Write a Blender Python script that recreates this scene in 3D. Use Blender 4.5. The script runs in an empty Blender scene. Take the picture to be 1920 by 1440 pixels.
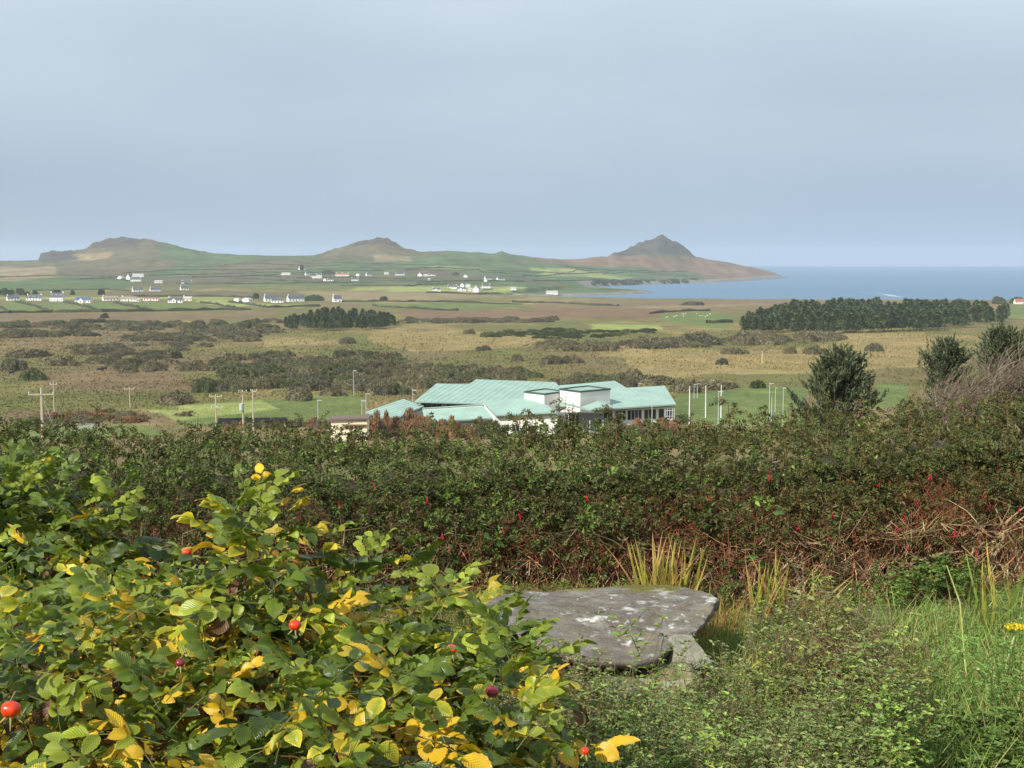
import bpy, math, random
import numpy as np
from mathutils import Vector, Matrix

# ------------------------------------------------------------------ camera, sky, sun, exposure
scene = bpy.context.scene
COL = scene.collection
F = 2667.0                    # focal length in photo pixels (1920 wide)
EYE = 60.0                    # eye height above the sea
LEVEL = 487.0                 # photo row of eye level
PITCH = math.atan((720 - LEVEL) / F)
cam_d = bpy.data.cameras.new('camera'); cam = bpy.data.objects.new('camera', cam_d); COL.objects.link(cam)
cam_d.sensor_width = 36.0; cam_d.lens = 36.0 * F / 1920.0
cam_d.clip_start = 0.05; cam_d.clip_end = 60000
cam.location = (0, 0, EYE); cam.rotation_euler = (math.pi / 2 - PITCH, 0, 0)
scene.camera = cam

SUN_ELEV = math.radians(38); SUN_AZ = math.radians(180 + 42)      # azimuth clockwise from +Y: behind the camera, to its left
sund = bpy.data.lights.new('sun', 'SUN'); sun = bpy.data.objects.new('sun', sund); COL.objects.link(sun)
sund.energy = 5.0; sund.angle = math.radians(0.55); sund.color = (1.0, 0.95, 0.86)
sdir = Vector((math.sin(SUN_AZ) * math.cos(SUN_ELEV), math.cos(SUN_AZ) * math.cos(SUN_ELEV), math.sin(SUN_ELEV)))
sun.rotation_euler = sdir.to_track_quat('Z', 'Y').to_euler(); sun.location = (0, 0, 400)

world = bpy.data.worlds.new('World'); scene.world = world; world.use_nodes = True
wn, wl = world.node_tree.nodes, world.node_tree.links
wn.clear()
w_out = wn.new('ShaderNodeOutputWorld'); w_bg = wn.new('ShaderNodeBackground')
w_tc = wn.new('ShaderNodeTexCoord'); w_sep = wn.new('ShaderNodeSeparateXYZ'); w_max = wn.new('ShaderNodeMath'); w_max.operation = 'MAXIMUM'
w_cmb = wn.new('ShaderNodeCombineXYZ'); w_max.inputs[1].default_value = 0.0
w_add = wn.new('ShaderNodeMath'); w_add.operation = 'ADD'; w_add.inputs[1].default_value = 0.26
wl.new(w_tc.outputs['Generated'], w_sep.inputs[0]); wl.new(w_sep.outputs[2], w_max.inputs[0])
wl.new(w_sep.outputs[0], w_cmb.inputs[0]); wl.new(w_sep.outputs[1], w_cmb.inputs[1]); wl.new(w_max.outputs[0], w_add.inputs[0]); wl.new(w_add.outputs[0], w_cmb.inputs[2])
sky = wn.new('ShaderNodeTexSky'); sky.sky_type = 'NISHITA'; sky.sun_disc = False
sky.sun_elevation = SUN_ELEV; sky.sun_rotation = SUN_AZ
sky.air_density = 1.0; sky.dust_density = 0.6; sky.ozone_density = 3.5; sky.altitude = 60
wl.new(w_cmb.outputs[0], sky.inputs[0])
# thin high veil of cloud
w_map = wn.new('ShaderNodeMapping'); w_map.inputs['Scale'].default_value = (2.2, 2.2, 9.0); w_map.inputs['Rotation'].default_value = (0.0, 0.10, 0.0)
w_map.inputs['Location'].default_value = (0.4, 0.0, 0.25)
wl.new(w_cmb.outputs[0], w_map.inputs[0])
w_noi = wn.new('ShaderNodeTexNoise'); w_noi.inputs['Scale'].default_value = 1.5; w_noi.inputs['Detail'].default_value = 5; w_noi.inputs['Roughness'].default_value = 0.48
wl.new(w_map.outputs[0], w_noi.inputs['Vector'])
w_rmp = wn.new('ShaderNodeMapRange'); w_rmp.inputs['From Min'].default_value = 0.32; w_rmp.inputs['From Max'].default_value = 0.70
w_rmp.inputs['To Min'].default_value = 0.80; w_rmp.inputs['To Max'].default_value = 1.0
wl.new(w_noi.outputs['Fac'], w_rmp.inputs['Value'])
w_el = wn.new('ShaderNodeMapRange'); w_el.inputs['From Min'].default_value = 0.0; w_el.inputs['From Max'].default_value = 0.17; w_el.inputs['To Min'].default_value = 0.46; w_el.inputs['To Max'].default_value = 1.0
wl.new(w_max.outputs[0], w_el.inputs['Value'])      # the veil thins towards the horizon
w_mul = wn.new('ShaderNodeMath'); w_mul.operation = 'MULTIPLY'; wl.new(w_rmp.outputs[0], w_mul.inputs[0]); wl.new(w_el.outputs[0], w_mul.inputs[1])
w_mix = wn.new('ShaderNodeMix'); w_mix.data_type = 'RGBA'
wl.new(w_mul.outputs[0], w_mix.inputs[0]); wl.new(sky.outputs[0], w_mix.inputs[6]); w_mix.inputs[7].default_value = (6.15, 7.15, 8.0, 1)
wl.new(w_mix.outputs[2], w_bg.inputs['Color']); w_bg.inputs['Strength'].default_value = 0.1
wl.new(w_bg.outputs[0], w_out.inputs['Surface'])

scene.view_settings.view_transform = 'Standard'; scene.view_settings.look = 'None'
scene.view_settings.exposure = 0.10; scene.view_settings.gamma = 1.0; scene.view_settings.use_curve_mapping = False
scene.render.engine = 'CYCLES'
cy = scene.cycles
cy.max_bounces = 6; cy.diffuse_bounces = 3; cy.glossy_bounces = 2; cy.transmission_bounces = 3; cy.transparent_max_bounces = 4; cy.volume_bounces = 1
cy.use_denoising = True
cy.sample_clamp_indirect = 6

# ------------------------------------------------------------------ helpers
rng = np.random.default_rng(7)
random.seed(7)

def srgb(r, g, b):
    c = np.array([r, g, b], float) / 255.0
    return np.where(c <= 0.04045, c / 12.92, ((c + 0.055) / 1.055) ** 2.4)

def hash2(ix, iy, s):
    h = (ix.astype(np.int64) * 374761393 + iy.astype(np.int64) * 668265263 + s * 2147483647) & 0xFFFFFFFF
    h = ((h ^ (h >> 13)) * 1274126177) & 0xFFFFFFFF
    return ((h ^ (h >> 16)) & 0xFFFFFF) / float(0xFFFFFF)

def vnoise(x, y, s=0):
    x = np.asarray(x, float); y = np.asarray(y, float)
    ix = np.floor(x); iy = np.floor(y); fx = x - ix; fy = y - iy
    fx = fx * fx * (3 - 2 * fx); fy = fy * fy * (3 - 2 * fy)
    a = hash2(ix, iy, s); b = hash2(ix + 1, iy, s); c = hash2(ix, iy + 1, s); d = hash2(ix + 1, iy + 1, s)
    return (a * (1 - fx) + b * fx) * (1 - fy) + (c * (1 - fx) + d * fx) * fy

def fbm(x, y, s=0, o=4):
    v = 0; a = 0.5; t = 0
    for i in range(o):
        v = v + a * vnoise(np.asarray(x) * 2 ** i, np.asarray(y) * 2 ** i, s + i * 17); t += a; a *= 0.5
    return v / t

def sstep(a, b, x):
    t = np.clip((np.asarray(x, float) - a) / (b - a), 0, 1)
    return t * t * (3 - 2 * t)

def tab(x, pts):
    p = np.array(pts, float)
    return np.interp(x, p[:, 0], p[:, 1])

class Geo:
    """collects triangles / quads with a colour and a uv for each vertex, then makes one mesh"""
    def __init__(s): s.v = []; s.t = []; s.q = []; s.c = []; s.uv = []; s.n = 0
    def add(s, v, tris=None, quads=None, col=None, uv=None):
        v = np.asarray(v, float).reshape(-1, 3); m = len(v)
        if m == 0: return
        s.v.append(v)
        if tris is not None and len(tris): s.t.append(np.asarray(tris, int).reshape(-1, 3) + s.n)
        if quads is not None and len(quads): s.q.append(np.asarray(quads, int).reshape(-1, 4) + s.n)
        c = np.ones((m, 3)) * 0.5 if col is None else np.broadcast_to(np.asarray(col, float), (m, 3))
        s.c.append(c)
        s.uv.append(np.zeros((m, 2)) if uv is None else np.asarray(uv, float))
        s.n += m
    def mesh(s, name, mat=None, smooth=False):
        v = np.concatenate(s.v); c = np.concatenate(s.c); uv = np.concatenate(s.uv)
        t = np.concatenate(s.t) if s.t else np.zeros((0, 3), int)
        q = np.concatenate(s.q) if s.q else np.zeros((0, 4), int)
        me = bpy.data.meshes.new(name)
        nl = t.size + q.size
        me.vertices.add(len(v)); me.vertices.foreach_set('co', v.astype(np.float32).ravel())
        me.loops.add(nl); li = np.concatenate([t.ravel(), q.ravel()]).astype(np.int32); me.loops.foreach_set('vertex_index', li)
        me.polygons.add(len(t) + len(q))
        ls = np.concatenate([np.arange(len(t)) * 3, t.size + np.arange(len(q)) * 4]).astype(np.int32)
        me.polygons.foreach_set('loop_start', ls)
        me.polygons.foreach_set('use_smooth', np.full(len(ls), bool(smooth)))
        at = me.attributes.new('Col', 'FLOAT_COLOR', 'POINT')
        at.data.foreach_set('color', np.concatenate([c, np.ones((len(c), 1))], 1).astype(np.float32).ravel())
        ul = me.uv_layers.new(name='UVMap'); ul.data.foreach_set('uv', uv[li].astype(np.float32).ravel())
        me.update(calc_edges=True)
        if mat: me.materials.append(mat)
        return me
    # ---- shapes
    def box(s, c, h, rz=0.0, col=None):
        c = np.asarray(c, float); x, y, z = h
        p = np.array([[-x, -y, -z], [x, -y, -z], [x, y, -z], [-x, y, -z], [-x, -y, z], [x, -y, z], [x, y, z], [-x, y, z]])
        if rz:
            cs, sn = math.cos(rz), math.sin(rz); p = p @ np.array([[cs, sn, 0], [-sn, cs, 0], [0, 0, 1]])
        s.add(p + c, quads=BOXQ, col=col)
    def hexa(s, p8, col=None): s.add(p8, quads=BOXQ, col=col)
    def tube(s, pts, rad, n=5, col=None, cap=True):
        P = np.asarray(pts, float); m = len(P); R = np.broadcast_to(np.asarray(rad, float), (m,))
        T = np.gradient(P, axis=0); T /= np.linalg.norm(T, axis=1)[:, None] + 1e-9
        ref = np.array([0.31, 0.17, 0.93]) if abs(T[0] @ np.array([0.31, 0.17, 0.93])) < 0.9 else np.array([1.0, 0, 0])
        U = np.cross(T, ref); U /= np.linalg.norm(U, axis=1)[:, None] + 1e-9; W = np.cross(T, U)
        a = np.arange(n) * 2 * math.pi / n
        ring = P[:, None] + R[:, None, None] * (np.cos(a)[None, :, None] * U[:, None] + np.sin(a)[None, :, None] * W[:, None])
        q = [(i * n + j, i * n + (j + 1) % n, (i + 1) * n + (j + 1) % n, (i + 1) * n + j) for i in range(m - 1) for j in range(n)]
        cc = col
        if col is not None and np.ndim(col) == 2: cc = np.repeat(np.asarray(col), n, axis=0)
        s.add(ring.reshape(-1, 3), quads=q, col=cc)
        if cap and n > 2:
            s.add(ring[-1], tris=[(0, j, j + 1) for j in range(1, n - 1)], col=None if col is None else (np.asarray(col)[-1] if np.ndim(col) == 2 else col))
    def tile(s, tv, tt, tq, M, L, tc=None, cm=None, tuv=None):
        """stamps a template (tv, faces) with matrices M (k,3,3) at L (k,3); colour = template colour * cm"""
        k = len(L); m = len(tv)
        V = np.einsum('kij,mj->kmi', M, tv) + L[:, None]
        off = (np.arange(k) * m)[:, None, None]
        tcol = np.ones((m, 3)) if tc is None else np.broadcast_to(tc, (m, 3))
        C = tcol[None] * (np.ones((k, 1, 3)) if cm is None else cm[:, None, :])
        s.add(V.reshape(-1, 3), tris=(np.asarray(tt)[None] + off).reshape(-1, 3) if tt is not None and len(tt) else None,
              quads=(np.asarray(tq)[None] + off).reshape(-1, 4) if tq is not None and len(tq) else None,
              col=C.reshape(-1, 3), uv=None if tuv is None else np.tile(tuv, (k, 1)))
BOXQ = [(0, 3, 2, 1), (4, 5, 6, 7), (0, 1, 5, 4), (1, 2, 6, 5), (2, 3, 7, 6), (3, 0, 4, 7)]

def obj(name, me, parent=None, loc=None, rot=None, scl=None):
    o = bpy.data.objects.new(name, me); COL.objects.link(o)
    if parent: o.parent = parent
    if loc is not None: o.location = loc
    if rot is not None: o.rotation_euler = rot
    if scl is not None: o.scale = scl if np.ndim(scl) else (scl,) * 3
    return o
def tag(o, label=None, cat=None, group=None, kind=None):
    if label: o['label'] = label
    if cat: o['category'] = cat
    if group: o['group'] = group
    if kind: o['kind'] = kind
    return o
def thing(name, label, cat, loc=(0, 0, 0), rz=0.0, group=None, kind=None):
    o = bpy.data.objects.new(name, None); COL.objects.link(o); o.empty_display_size = 0.2
    o.location = loc; o.rotation_euler = (0, 0, rz)
    return tag(o, label, cat, group, kind)

def frames(d, roll=None):
    """k matrices whose columns are side, direction d, normal (a leaf lies along +Y, its face along +Z)"""
    d = d / (np.linalg.norm(d, axis=1)[:, None] + 1e-9)
    up = np.tile([0, 0, 1.0], (len(d), 1)); up[np.abs(d[:, 2]) > 0.97] = [0, -1.0, 0.2]
    sd = np.cross(d, up); sd /= np.linalg.norm(sd, axis=1)[:, None] + 1e-9
    nm = np.cross(sd, d)
    if roll is not None:
        c, s_ = np.cos(roll)[:, None], np.sin(roll)[:, None]
        sd, nm = sd * c + nm * s_, nm * c - sd * s_
    return np.stack([sd, d, nm], axis=2)
def rdir(k, zlo=-1.0, zhi=1.0, g=None):
    g = g or rng
    z = g.uniform(zlo, zhi, k); a = g.uniform(0, 2 * math.pi, k); r = np.sqrt(np.maximum(0, 1 - z * z))
    return np.stack([r * np.cos(a), r * np.sin(a), z], 1)

# ------------------------------------------------------------------ materials
def newmat(name):
    m = bpy.data.materials.new(name); m.use_nodes = True
    n, l = m.node_tree.nodes, m.node_tree.links
    return m, n, l, n['Principled BSDF']
def mul_noise(n, l, colsock, scale, lo, hi, coord='Object', detail=4, rough=0.6, stretch=None):
    tc = n.new('ShaderNodeTexCoord'); no = n.new('ShaderNodeTexNoise')
    no.inputs['Scale'].default_value = scale; no.inputs['Detail'].default_value = detail; no.inputs['Roughness'].default_value = rough
    if stretch:
        mp = n.new('ShaderNodeMapping'); mp.inputs['Scale'].default_value = stretch
        l.new(tc.outputs[coord], mp.inputs[0]); l.new(mp.outputs[0], no.inputs['Vector'])
    else: l.new(tc.outputs[coord], no.inputs['Vector'])
    mr = n.new('ShaderNodeMapRange'); mr.inputs['From Min'].default_value = 0.28; mr.inputs['From Max'].default_value = 0.72
    mr.inputs['To Min'].default_value = lo; mr.inputs['To Max'].default_value = hi
    l.new(no.outputs['Fac'], mr.inputs['Value'])
    vm = n.new('ShaderNodeVectorMath'); vm.operation = 'SCALE'
    l.new(colsock, vm.inputs[0]); l.new(mr.outputs[0], vm.inputs['Scale'])
    return vm.outputs[0], no.outputs['Fac']
def mat_plain(name, col, rough=0.7, var=0.12, scale=3.0, metal=0.0, bump=0.0, stretch=None):
    m, n, l, b = newmat(name)
    rgb = n.new('ShaderNodeRGB'); rgb.outputs[0].default_value = (*col, 1)
    s, f = mul_noise(n, l, rgb.outputs[0], scale, 1 - var, 1 + var, stretch=stretch)
    l.new(s, b.inputs['Base Color']); b.inputs['Roughness'].default_value = rough; b.inputs['Metallic'].default_value = metal
    if bump:
        bp = n.new('ShaderNodeBump'); bp.inputs['Strength'].default_value = bump; bp.inputs['Distance'].default_value = 0.02
        l.new(f, bp.inputs['Height']); l.new(bp.outputs[0], b.inputs['Normal'])
    return m
def mat_veg(name, rough=0.55, transl=0.25, var=0.18, scale=2.0, spec=0.3, island=0.25, objrand=0.0):
    """vegetation: colour from the mesh, uneven from leaf to leaf, a little light passing through"""
    m, n, l, b = newmat(name)
    at = n.new('ShaderNodeAttribute'); at.attribute_name = 'Col'
    s, f = mul_noise(n, l, at.outputs['Color'], scale, 1 - var, 1 + var, detail=2)
    ge = n.new('ShaderNodeNewGeometry')
    mr = n.new('ShaderNodeMapRange'); mr.inputs['To Min'].default_value = 1 - island; mr.inputs['To Max'].default_value = 1 + island
    l.new(ge.outputs['Random Per Island'], mr.inputs['Value'])
    vm = n.new('ShaderNodeVectorMath'); vm.operation = 'SCALE'; l.new(s, vm.inputs[0]); l.new(mr.outputs[0], vm.inputs['Scale'])
    s = vm.outputs[0]
    if objrand:
        oi = n.new('ShaderNodeObjectInfo'); m2 = n.new('ShaderNodeMapRange'); m2.inputs['To Min'].default_value = 1 - objrand; m2.inputs['To Max'].default_value = 1 + objrand
        l.new(oi.outputs['Random'], m2.inputs['Value'])
        v2 = n.new('ShaderNodeVectorMath'); v2.operation = 'SCALE'; l.new(s, v2.inputs[0]); l.new(m2.outputs[0], v2.inputs['Scale']); s = v2.outputs[0]
    l.new(s, b.inputs['Base Color']); b.inputs['Roughness'].default_value = rough; b.inputs['Specular IOR Level'].default_value = spec
    if transl:
        tr = n.new('ShaderNodeBsdfTranslucent'); l.new(s, tr.inputs['Color'])
        mx = n.new('ShaderNodeMixShader'); mx.inputs[0].default_value = transl
        l.new(b.outputs[0], mx.inputs[1]); l.new(tr.outputs[0], mx.inputs[2])
        l.new(mx.outputs[0], n['Material Output'].inputs['Surface'])
    return m

# ------------------------------------------------------------------ terrain
RIDGE = [(-900, 492), (-300, 488), (0, 489), (75, 488), (80, 475), (105, 471), (140, 471), (165, 466), (180, 457), (210, 447), (240, 445), (265, 449), (290, 449),
         (320, 459), (360, 468), (400, 474), (440, 477), (500, 479), (560, 480), (585, 479), (625, 469), (660, 459), (668, 455), (690, 452), (713, 447), (730, 450),
         (755, 463), (790, 472), (815, 471), (850, 470), (900, 473), (925, 475), (940, 472), (960, 477), (1000, 482), (1050, 486), (1080, 486), (1110, 482), (1140, 481),
         (1150, 473), (1175, 467), (1200, 455), (1225, 447), (1232, 442), (1244, 442), (1250, 446), (1270, 457), (1290, 470), (1302, 481), (1330, 487), (1360, 491),
         (1400, 499), (1440, 508), (1465, 519), (1480, 540), (3000, 560)]
BASER = [(-900, 493), (0, 490), (80, 487), (400, 484), (560, 484), (800, 481), (960, 482), (1050, 487), (1300, 490), (1360, 493), (1400, 500), (1440, 509), (1465, 520), (1480, 541), (3000, 560)]
RDIST = [(-900, 4700), (0, 4500), (240, 4300), (480, 4000), (713, 4150), (960, 4050), (1080, 4200), (1240, 4500), (1400, 4620), (1480, 4680), (3000, 4700)]
SDIST = [(-900, 2200), (900, 2200), (1000, 2450), (1100, 3000), (1150, 3280), (1200, 3420), (1260, 3570), (1330, 3780), (1400, 4060), (1465, 4560), (3000, 4600)]
SZ = [(-900, 18), (800, 17), (1000, 11), (1120, 7), (1465, 6), (3000, 2)]
PLAIN = [(0, -1.60), (1.5, -1.60), (5, -1.80), (8.5, -2.03), (12, -2.5), (40, -7.2), (80, -13.5), (150, -22.5), (220, -30.3), (280, -34.7), (300, -35.2), (330, -35.6),
         (400, -37), (500, -38.5), (600, -40), (800, -43), (1000, -45.5), (1300, -49), (1600, -52), (1850, -54.5), (1980, -56), (9000, -56)]
LEFTP = [(0, 0), (1000, 0), (1300, 2.2), (1600, 5.2), (1800, 8.2), (2200, 13), (9000, 13)]
RIGHTP = [(0, 0), (6, 0.0), (12, 0.35), (16, 0.55), (40, 2.6), (80, 6.0), (110, 6.0), (210, 0.0), (9000, 0)]
def row_d(py): return EYE * F / (py - LEVEL)
WATER = [(3000, 2050), (1500, 2060), (1250, 2105), (1100, 2192), (1020, 2270), (985, 2319), (1040, 2353), (1100, 2388), (1170, 2443), (1215, 2560), (1232, 2623), (1200, 2712),
         (1160, 2857), (1130, 2936), (1105, 3019), (1112, 3169), (1150, 3265), (1200, 3404), (1260, 3556), (1330, 3765), (1400, 4051), (1465, 4572), (1478, 4760), (1400, 5150),
         (900, 5250), (0, 5350), (-900, 5450), (-900, 20000), (3000, 20000)]
WPOLY = np.array([((px - 960) / F * d, d) for px, d in WATER])
def inpoly(x, y, P):
    x = np.asarray(x, float); ins = np.zeros(x.shape, bool); n = len(P); j = n - 1
    for i in range(n):
        xi, yi = P[i]; xj, yj = P[j]
        if yi != yj:
            ins ^= ((yi > y) != (yj > y)) & (x < (xj - xi) * (y - yi) / (yj - yi) + xi)
        j = i
    return ins
def sdist(x, y, P):
    d = np.full(np.shape(x), 1e9)
    for i in range(len(P)):
        a = P[i - 1]; b = P[i]; ab = b - a
        t = np.clip(((x - a[0]) * ab[0] + (y - a[1]) * ab[1]) / (ab @ ab), 0, 1)
        d = np.minimum(d, np.hypot(x - a[0] - t * ab[0], y - a[1] - t * ab[1]))
    return np.where(inpoly(x, y, P), -d, d)

def ground(x, y):
    x = np.asarray(x, float); y = np.asarray(y, float)
    a = np.arctan2(x, y); r = np.hypot(x, y)
    ac = np.clip(a, -0.55, 0.55); ac = ac * (1 - sstep(1.5, 3.1, np.abs(a)))
    px = 960 + F * np.tan(ac); d = r * np.cos(ac)
    rel = tab(d, PLAIN)
    rel = rel + tab(d, LEFTP) * (1 - sstep(700, 1020, px)) + tab(d, RIGHTP) * sstep(1380, 1950, px)
    z = EYE + rel
    z = z + (fbm(x / 40, y / 40, 3, 4) - 0.5) * 1.6 * sstep(200, 500, d) + (fbm(x / 5, y / 5, 9, 3) - 0.5) * 0.5 * sstep(150, 330, d)
    z = z + (fbm(x * 1.3, y * 1.3, 5, 3) - 0.5) * 0.10 * (1 - sstep(60, 150, d))
    if np.all(r < 140): return z
    # flat yard round the green-roofed building and the pitch
    flat = np.exp(-((x - 12) / 62) ** 4 - ((d - 318) / 42) ** 4)
    z = z * (1 - flat) + 24.6 * flat
    # hills
    D0 = tab(px, SDIST); Dr = tab(px, RDIST); z0 = tab(px, SZ)
    zr = EYE - (tab(px, RIDGE) - LEVEL) / F * Dr; zb = EYE - (tab(px, BASER) - LEVEL) / F * Dr
    t = (d - D0) / np.maximum(Dr - D0, 60)
    tc = np.clip(t, 0, 1)
    hill = z0 + (zb - z0) * (0.45 * tc + 0.55 * tc ** 2.0) + (zr - zb) * sstep(0.52, 1.0, tc) ** 1.15
    rough = (fbm(x / 160, y / 160, 21, 5) - 0.5) * 16 * sstep(0.15, 0.7, tc) * (1 - sstep(0.9, 1.0, tc)) + (fbm(x / 30, y / 30, 23, 4) - 0.5) * 5 * sstep(0.3, 0.9, tc)
    crag = np.abs(fbm(x / 26, y / 26, 25, 4) - .5) * 2; pk = sstep(6, 26, zr - zb) * sstep(.80, .97, tc)
    hill = hill + rough * sstep(-0.02, 0.1, 1.02 - px / 1480) + (crag - .25) * 13 * pk
    hill = hill - np.maximum(0, d - Dr) * 0.30
    far = np.where(d > D0, hill, -1e3)
    z = np.where(d > D0 - 400, np.maximum(z, far) if True else z, z)
    back = d > Dr
    z = np.where(back, np.minimum(z, hill), z)
    m = d > 1700
    if np.any(m):
        sd = np.full(z.shape, 1e9); sd[m] = sdist(x[m], y[m], WPOLY) if z.shape else 1e9
        slope = np.where(d < 2330, 0.10, np.where(d > 3100, 0.9, 0.3)) * (0.5 + fbm(x / 40, y / 40, 31, 3))
        sdw = sd + (fbm(x / 60, y / 60, 33, 3) - 0.5) * 22
        z = np.where(m, np.minimum(z, np.where(sdw < 0, np.maximum(-6, sdw * 0.3), 0.2 + sdw * slope)), z)
    return z
def gz(x, y): return float(ground(np.array([x]), np.array([y]))[0])
_FW = np.array([0, math.cos(PITCH), -math.sin(PITCH)]); _UP = np.array([0, math.sin(PITCH), math.cos(PITCH)])
def ray(px, py):
    d = _FW + (px - 960) / F * np.array([1.0, 0, 0]) + (720 - py) / F * _UP
    return d / d[1]
def pt(px, py, depth): return np.array([0, 0, EYE]) + ray(px, py) * depth
_DS = np.concatenate([np.linspace(14, 250, 200), np.linspace(251, 1100, 900), np.linspace(1101, 5200, 1400)])
def at(px, py, dmin=200):
    """the place on the ground that the photo shows at (px, py)"""
    r = ray(px, py); D = _DS[_DS >= dmin]
    if py > 566 and dmin < 1500: D = D[D < 2100]
    elif py < 548: D = D[D > 1500] if dmin < 1500 else D
    C = D[::10]; k = np.nonzero(ground(r[0] * C, C) >= EYE + r[2] * C)[0]
    if len(k): D = D[max(0, k[0] * 10 - 10):k[0] * 10 + 1]
    z = EYE + r[2] * D; g = ground(r[0] * D, D)
    k = np.nonzero(g >= z)[0]
    if not len(k): i = int(np.argmin(z - g)); d = D[i]
    else:
        i = k[0]; d = D[i]
        if i > 0:
            a = z[i - 1] - g[i - 1]; b = g[i] - z[i]; d = D[i - 1] + (D[i] - D[i - 1]) * a / max(a + b, 1e-9)
    return np.array([r[0] * d, d, gz(r[0] * d, d)])
def on(px, depth):
    x = (px - 960) / F * depth
    return np.array([x, depth, gz(x, depth)])
# ------------------------------------------------------------------ the land: one sheet, its colours are those of the fields, heath, sand and rock
def px_of(x, y): return 960 + F * x / np.maximum(y, 0.1)
def py_of(y, z): return 720 - F * np.tan(np.arctan2(z - EYE, np.maximum(y, 0.1)) + PITCH)
GOLD = srgb(147, 130, 87); OLIVE = srgb(108, 107, 64); HEATH = srgb(122, 104, 78); GREEN = srgb(104, 120, 68); PALE = srgb(150, 158, 92); STRAW = srgb(190, 168, 120)
HGREEN = srgb(82, 100, 62); HBROWN = srgb(102, 92, 70); REDH = srgb(124, 98, 78); ROCK = srgb(80, 70, 66); PINK = srgb(142, 126, 94)
FIELDS = [  # (polygon in photo px, colour, softness of edge)
    ([(0, 566), (50, 566), (98, 586), (0, 588)], GREEN), ([(64, 567), (118, 566), (172, 583), (104, 584)], GREEN), ([(138, 568), (200, 567), (262, 582), (192, 583)], GREEN),
    ([(228, 566), (400, 571), (425, 580), (287, 582)], GREEN), ([(372, 560), (430, 561), (486, 573), (430, 578), (360, 566)], PALE), ([(452, 568), (596, 571), (566, 578), (486, 577)], PALE),
    ([(640, 570), (740, 568), (980, 570), (990, 576), (830, 582), (730, 577)], GREEN), ([(980, 567), (1160, 570), (1160, 572), (980, 570)], PALE),
    ([(1236, 589), (1330, 584), (1375, 590), (1365, 606), (1340, 616), (1300, 610), (1215, 600)], GREEN), ([(1100, 606), (1235, 608), (1250, 618), (1110, 621)], PALE), ([(1330, 606), (1375, 606), (1366, 618), (1320, 617)], GREEN),
    ([(1880, 571), (1990, 571), (1990, 602), (1890, 600)], GREEN), ([(1640, 716), (1710, 716), (1720, 760), (1620, 765)], GREEN),
    ([(1270, 738), (1420, 725), (1520, 728), (1520, 800), (1270, 800)], GREEN), ([(1250, 694), (1440, 690), (1500, 696), (1430, 702), (1250, 700)], PALE),
    ([(360, 752), (640, 738), (690, 748), (660, 800), (330, 800)], GREEN), ([(30, 800), (270, 795), (330, 815), (0, 840)], GREEN), ([(250, 765), (480, 745), (520, 765), (330, 790)], PALE),
    ([(690, 622), (860, 617), (1000, 628), (1000, 652), (780, 662), (690, 645)], GOLD), ([(1150, 640), (1400, 660), (1740, 628), (1740, 690), (1400, 705), (1200, 690)], GOLD),
    ([(1160, 655), (1420, 668), (1420, 700), (1180, 712)], GOLD), ([(1560, 628), (1740, 622), (1740, 640), (1560, 645)], GOLD), ([(500, 640), (640, 636), (640, 648), (500, 652)], GOLD),
    ([(1000, 563), (1900, 564), (1900, 576), (1200, 582), (1000, 588)], HEATH), ([(1180, 573), (1450, 569), (1450, 573), (1190, 580)], PINK), ([(740, 581), (1240, 576), (1240, 598), (760, 600)], REDH),
    ([(0, 588), (520, 583), (520, 600), (0, 606)], HEATH), ([(560, 545), (860, 548), (930, 556), (860, 562), (640, 566), (560, 560)], PINK), ([(200, 543), (560, 546), (600, 560), (200, 556)], HBROWN),
    ([(0, 556), (440, 556), (440, 562), (0, 562)], PALE), ([(90, 700), (330, 700), (380, 735), (80, 740)], HEATH), ([(0, 722), (330, 740), (330, 770), (0, 765)], OLIVE), ([(0, 770), (300, 772), (330, 795), (0, 800)], HEATH),
    ([(730, 536), (980, 536), (985, 548), (730, 548)], PALE),
]
HILLS = [  # patches of the far slopes
    ([(-200, 485), (0, 492), (330, 488), (330, 502), (260, 520), (0, 524), (-200, 530)], HBROWN), ([(75, 470), (300, 440), (312, 480), (280, 490), (120, 492)], HBROWN), ([(165, 440), (280, 440), (258, 465), (172, 468)], ROCK),
    ([(130, 478), (210, 470), (215, 487), (140, 488)], PINK), ([(60, 470), (150, 468), (140, 488), (70, 492)], ROCK), ([(700, 475), (790, 478), (770, 490), (705, 490)], PINK), ([(590, 470), (700, 455), (770, 478), (700, 480), (600, 486)], HBROWN),
    ([(660, 440), (765, 440), (752, 462), (668, 461)], ROCK), ([(1010, 478), (1140, 476), (1330, 482), (1475, 512), (1475, 530), (1330, 522), (1300, 512), (1200, 503), (1060, 497), (1010, 492)], REDH),
    ([(1130, 440), (1310, 440), (1303, 483), (1230, 476), (1150, 484)], ROCK), ([(940, 484), (1060, 490), (1100, 500), (960, 494)], HBROWN),
    ([(0, 500), (110, 500), (110, 522), (0, 530)], PINK), ([(0, 526), (250, 526), (250, 545), (0, 548)], HGREEN * 1.05), ([(1030, 502), (1080, 505), (1200, 522), (1150, 524), (1010, 516)], PALE * 0.9), ([(990, 500), (1060, 512), (1080, 515), (1000, 508)], PALE * 0.95),
    ([(600, 494), (780, 497), (800, 505), (620, 500)], HGREEN * 1.1), ([(820, 498), (900, 500), (930, 508), (800, 504)], PALE * 0.85), ([(660, 536), (760, 538), (780, 545), (640, 545)], PALE * 0.9),
]
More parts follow.
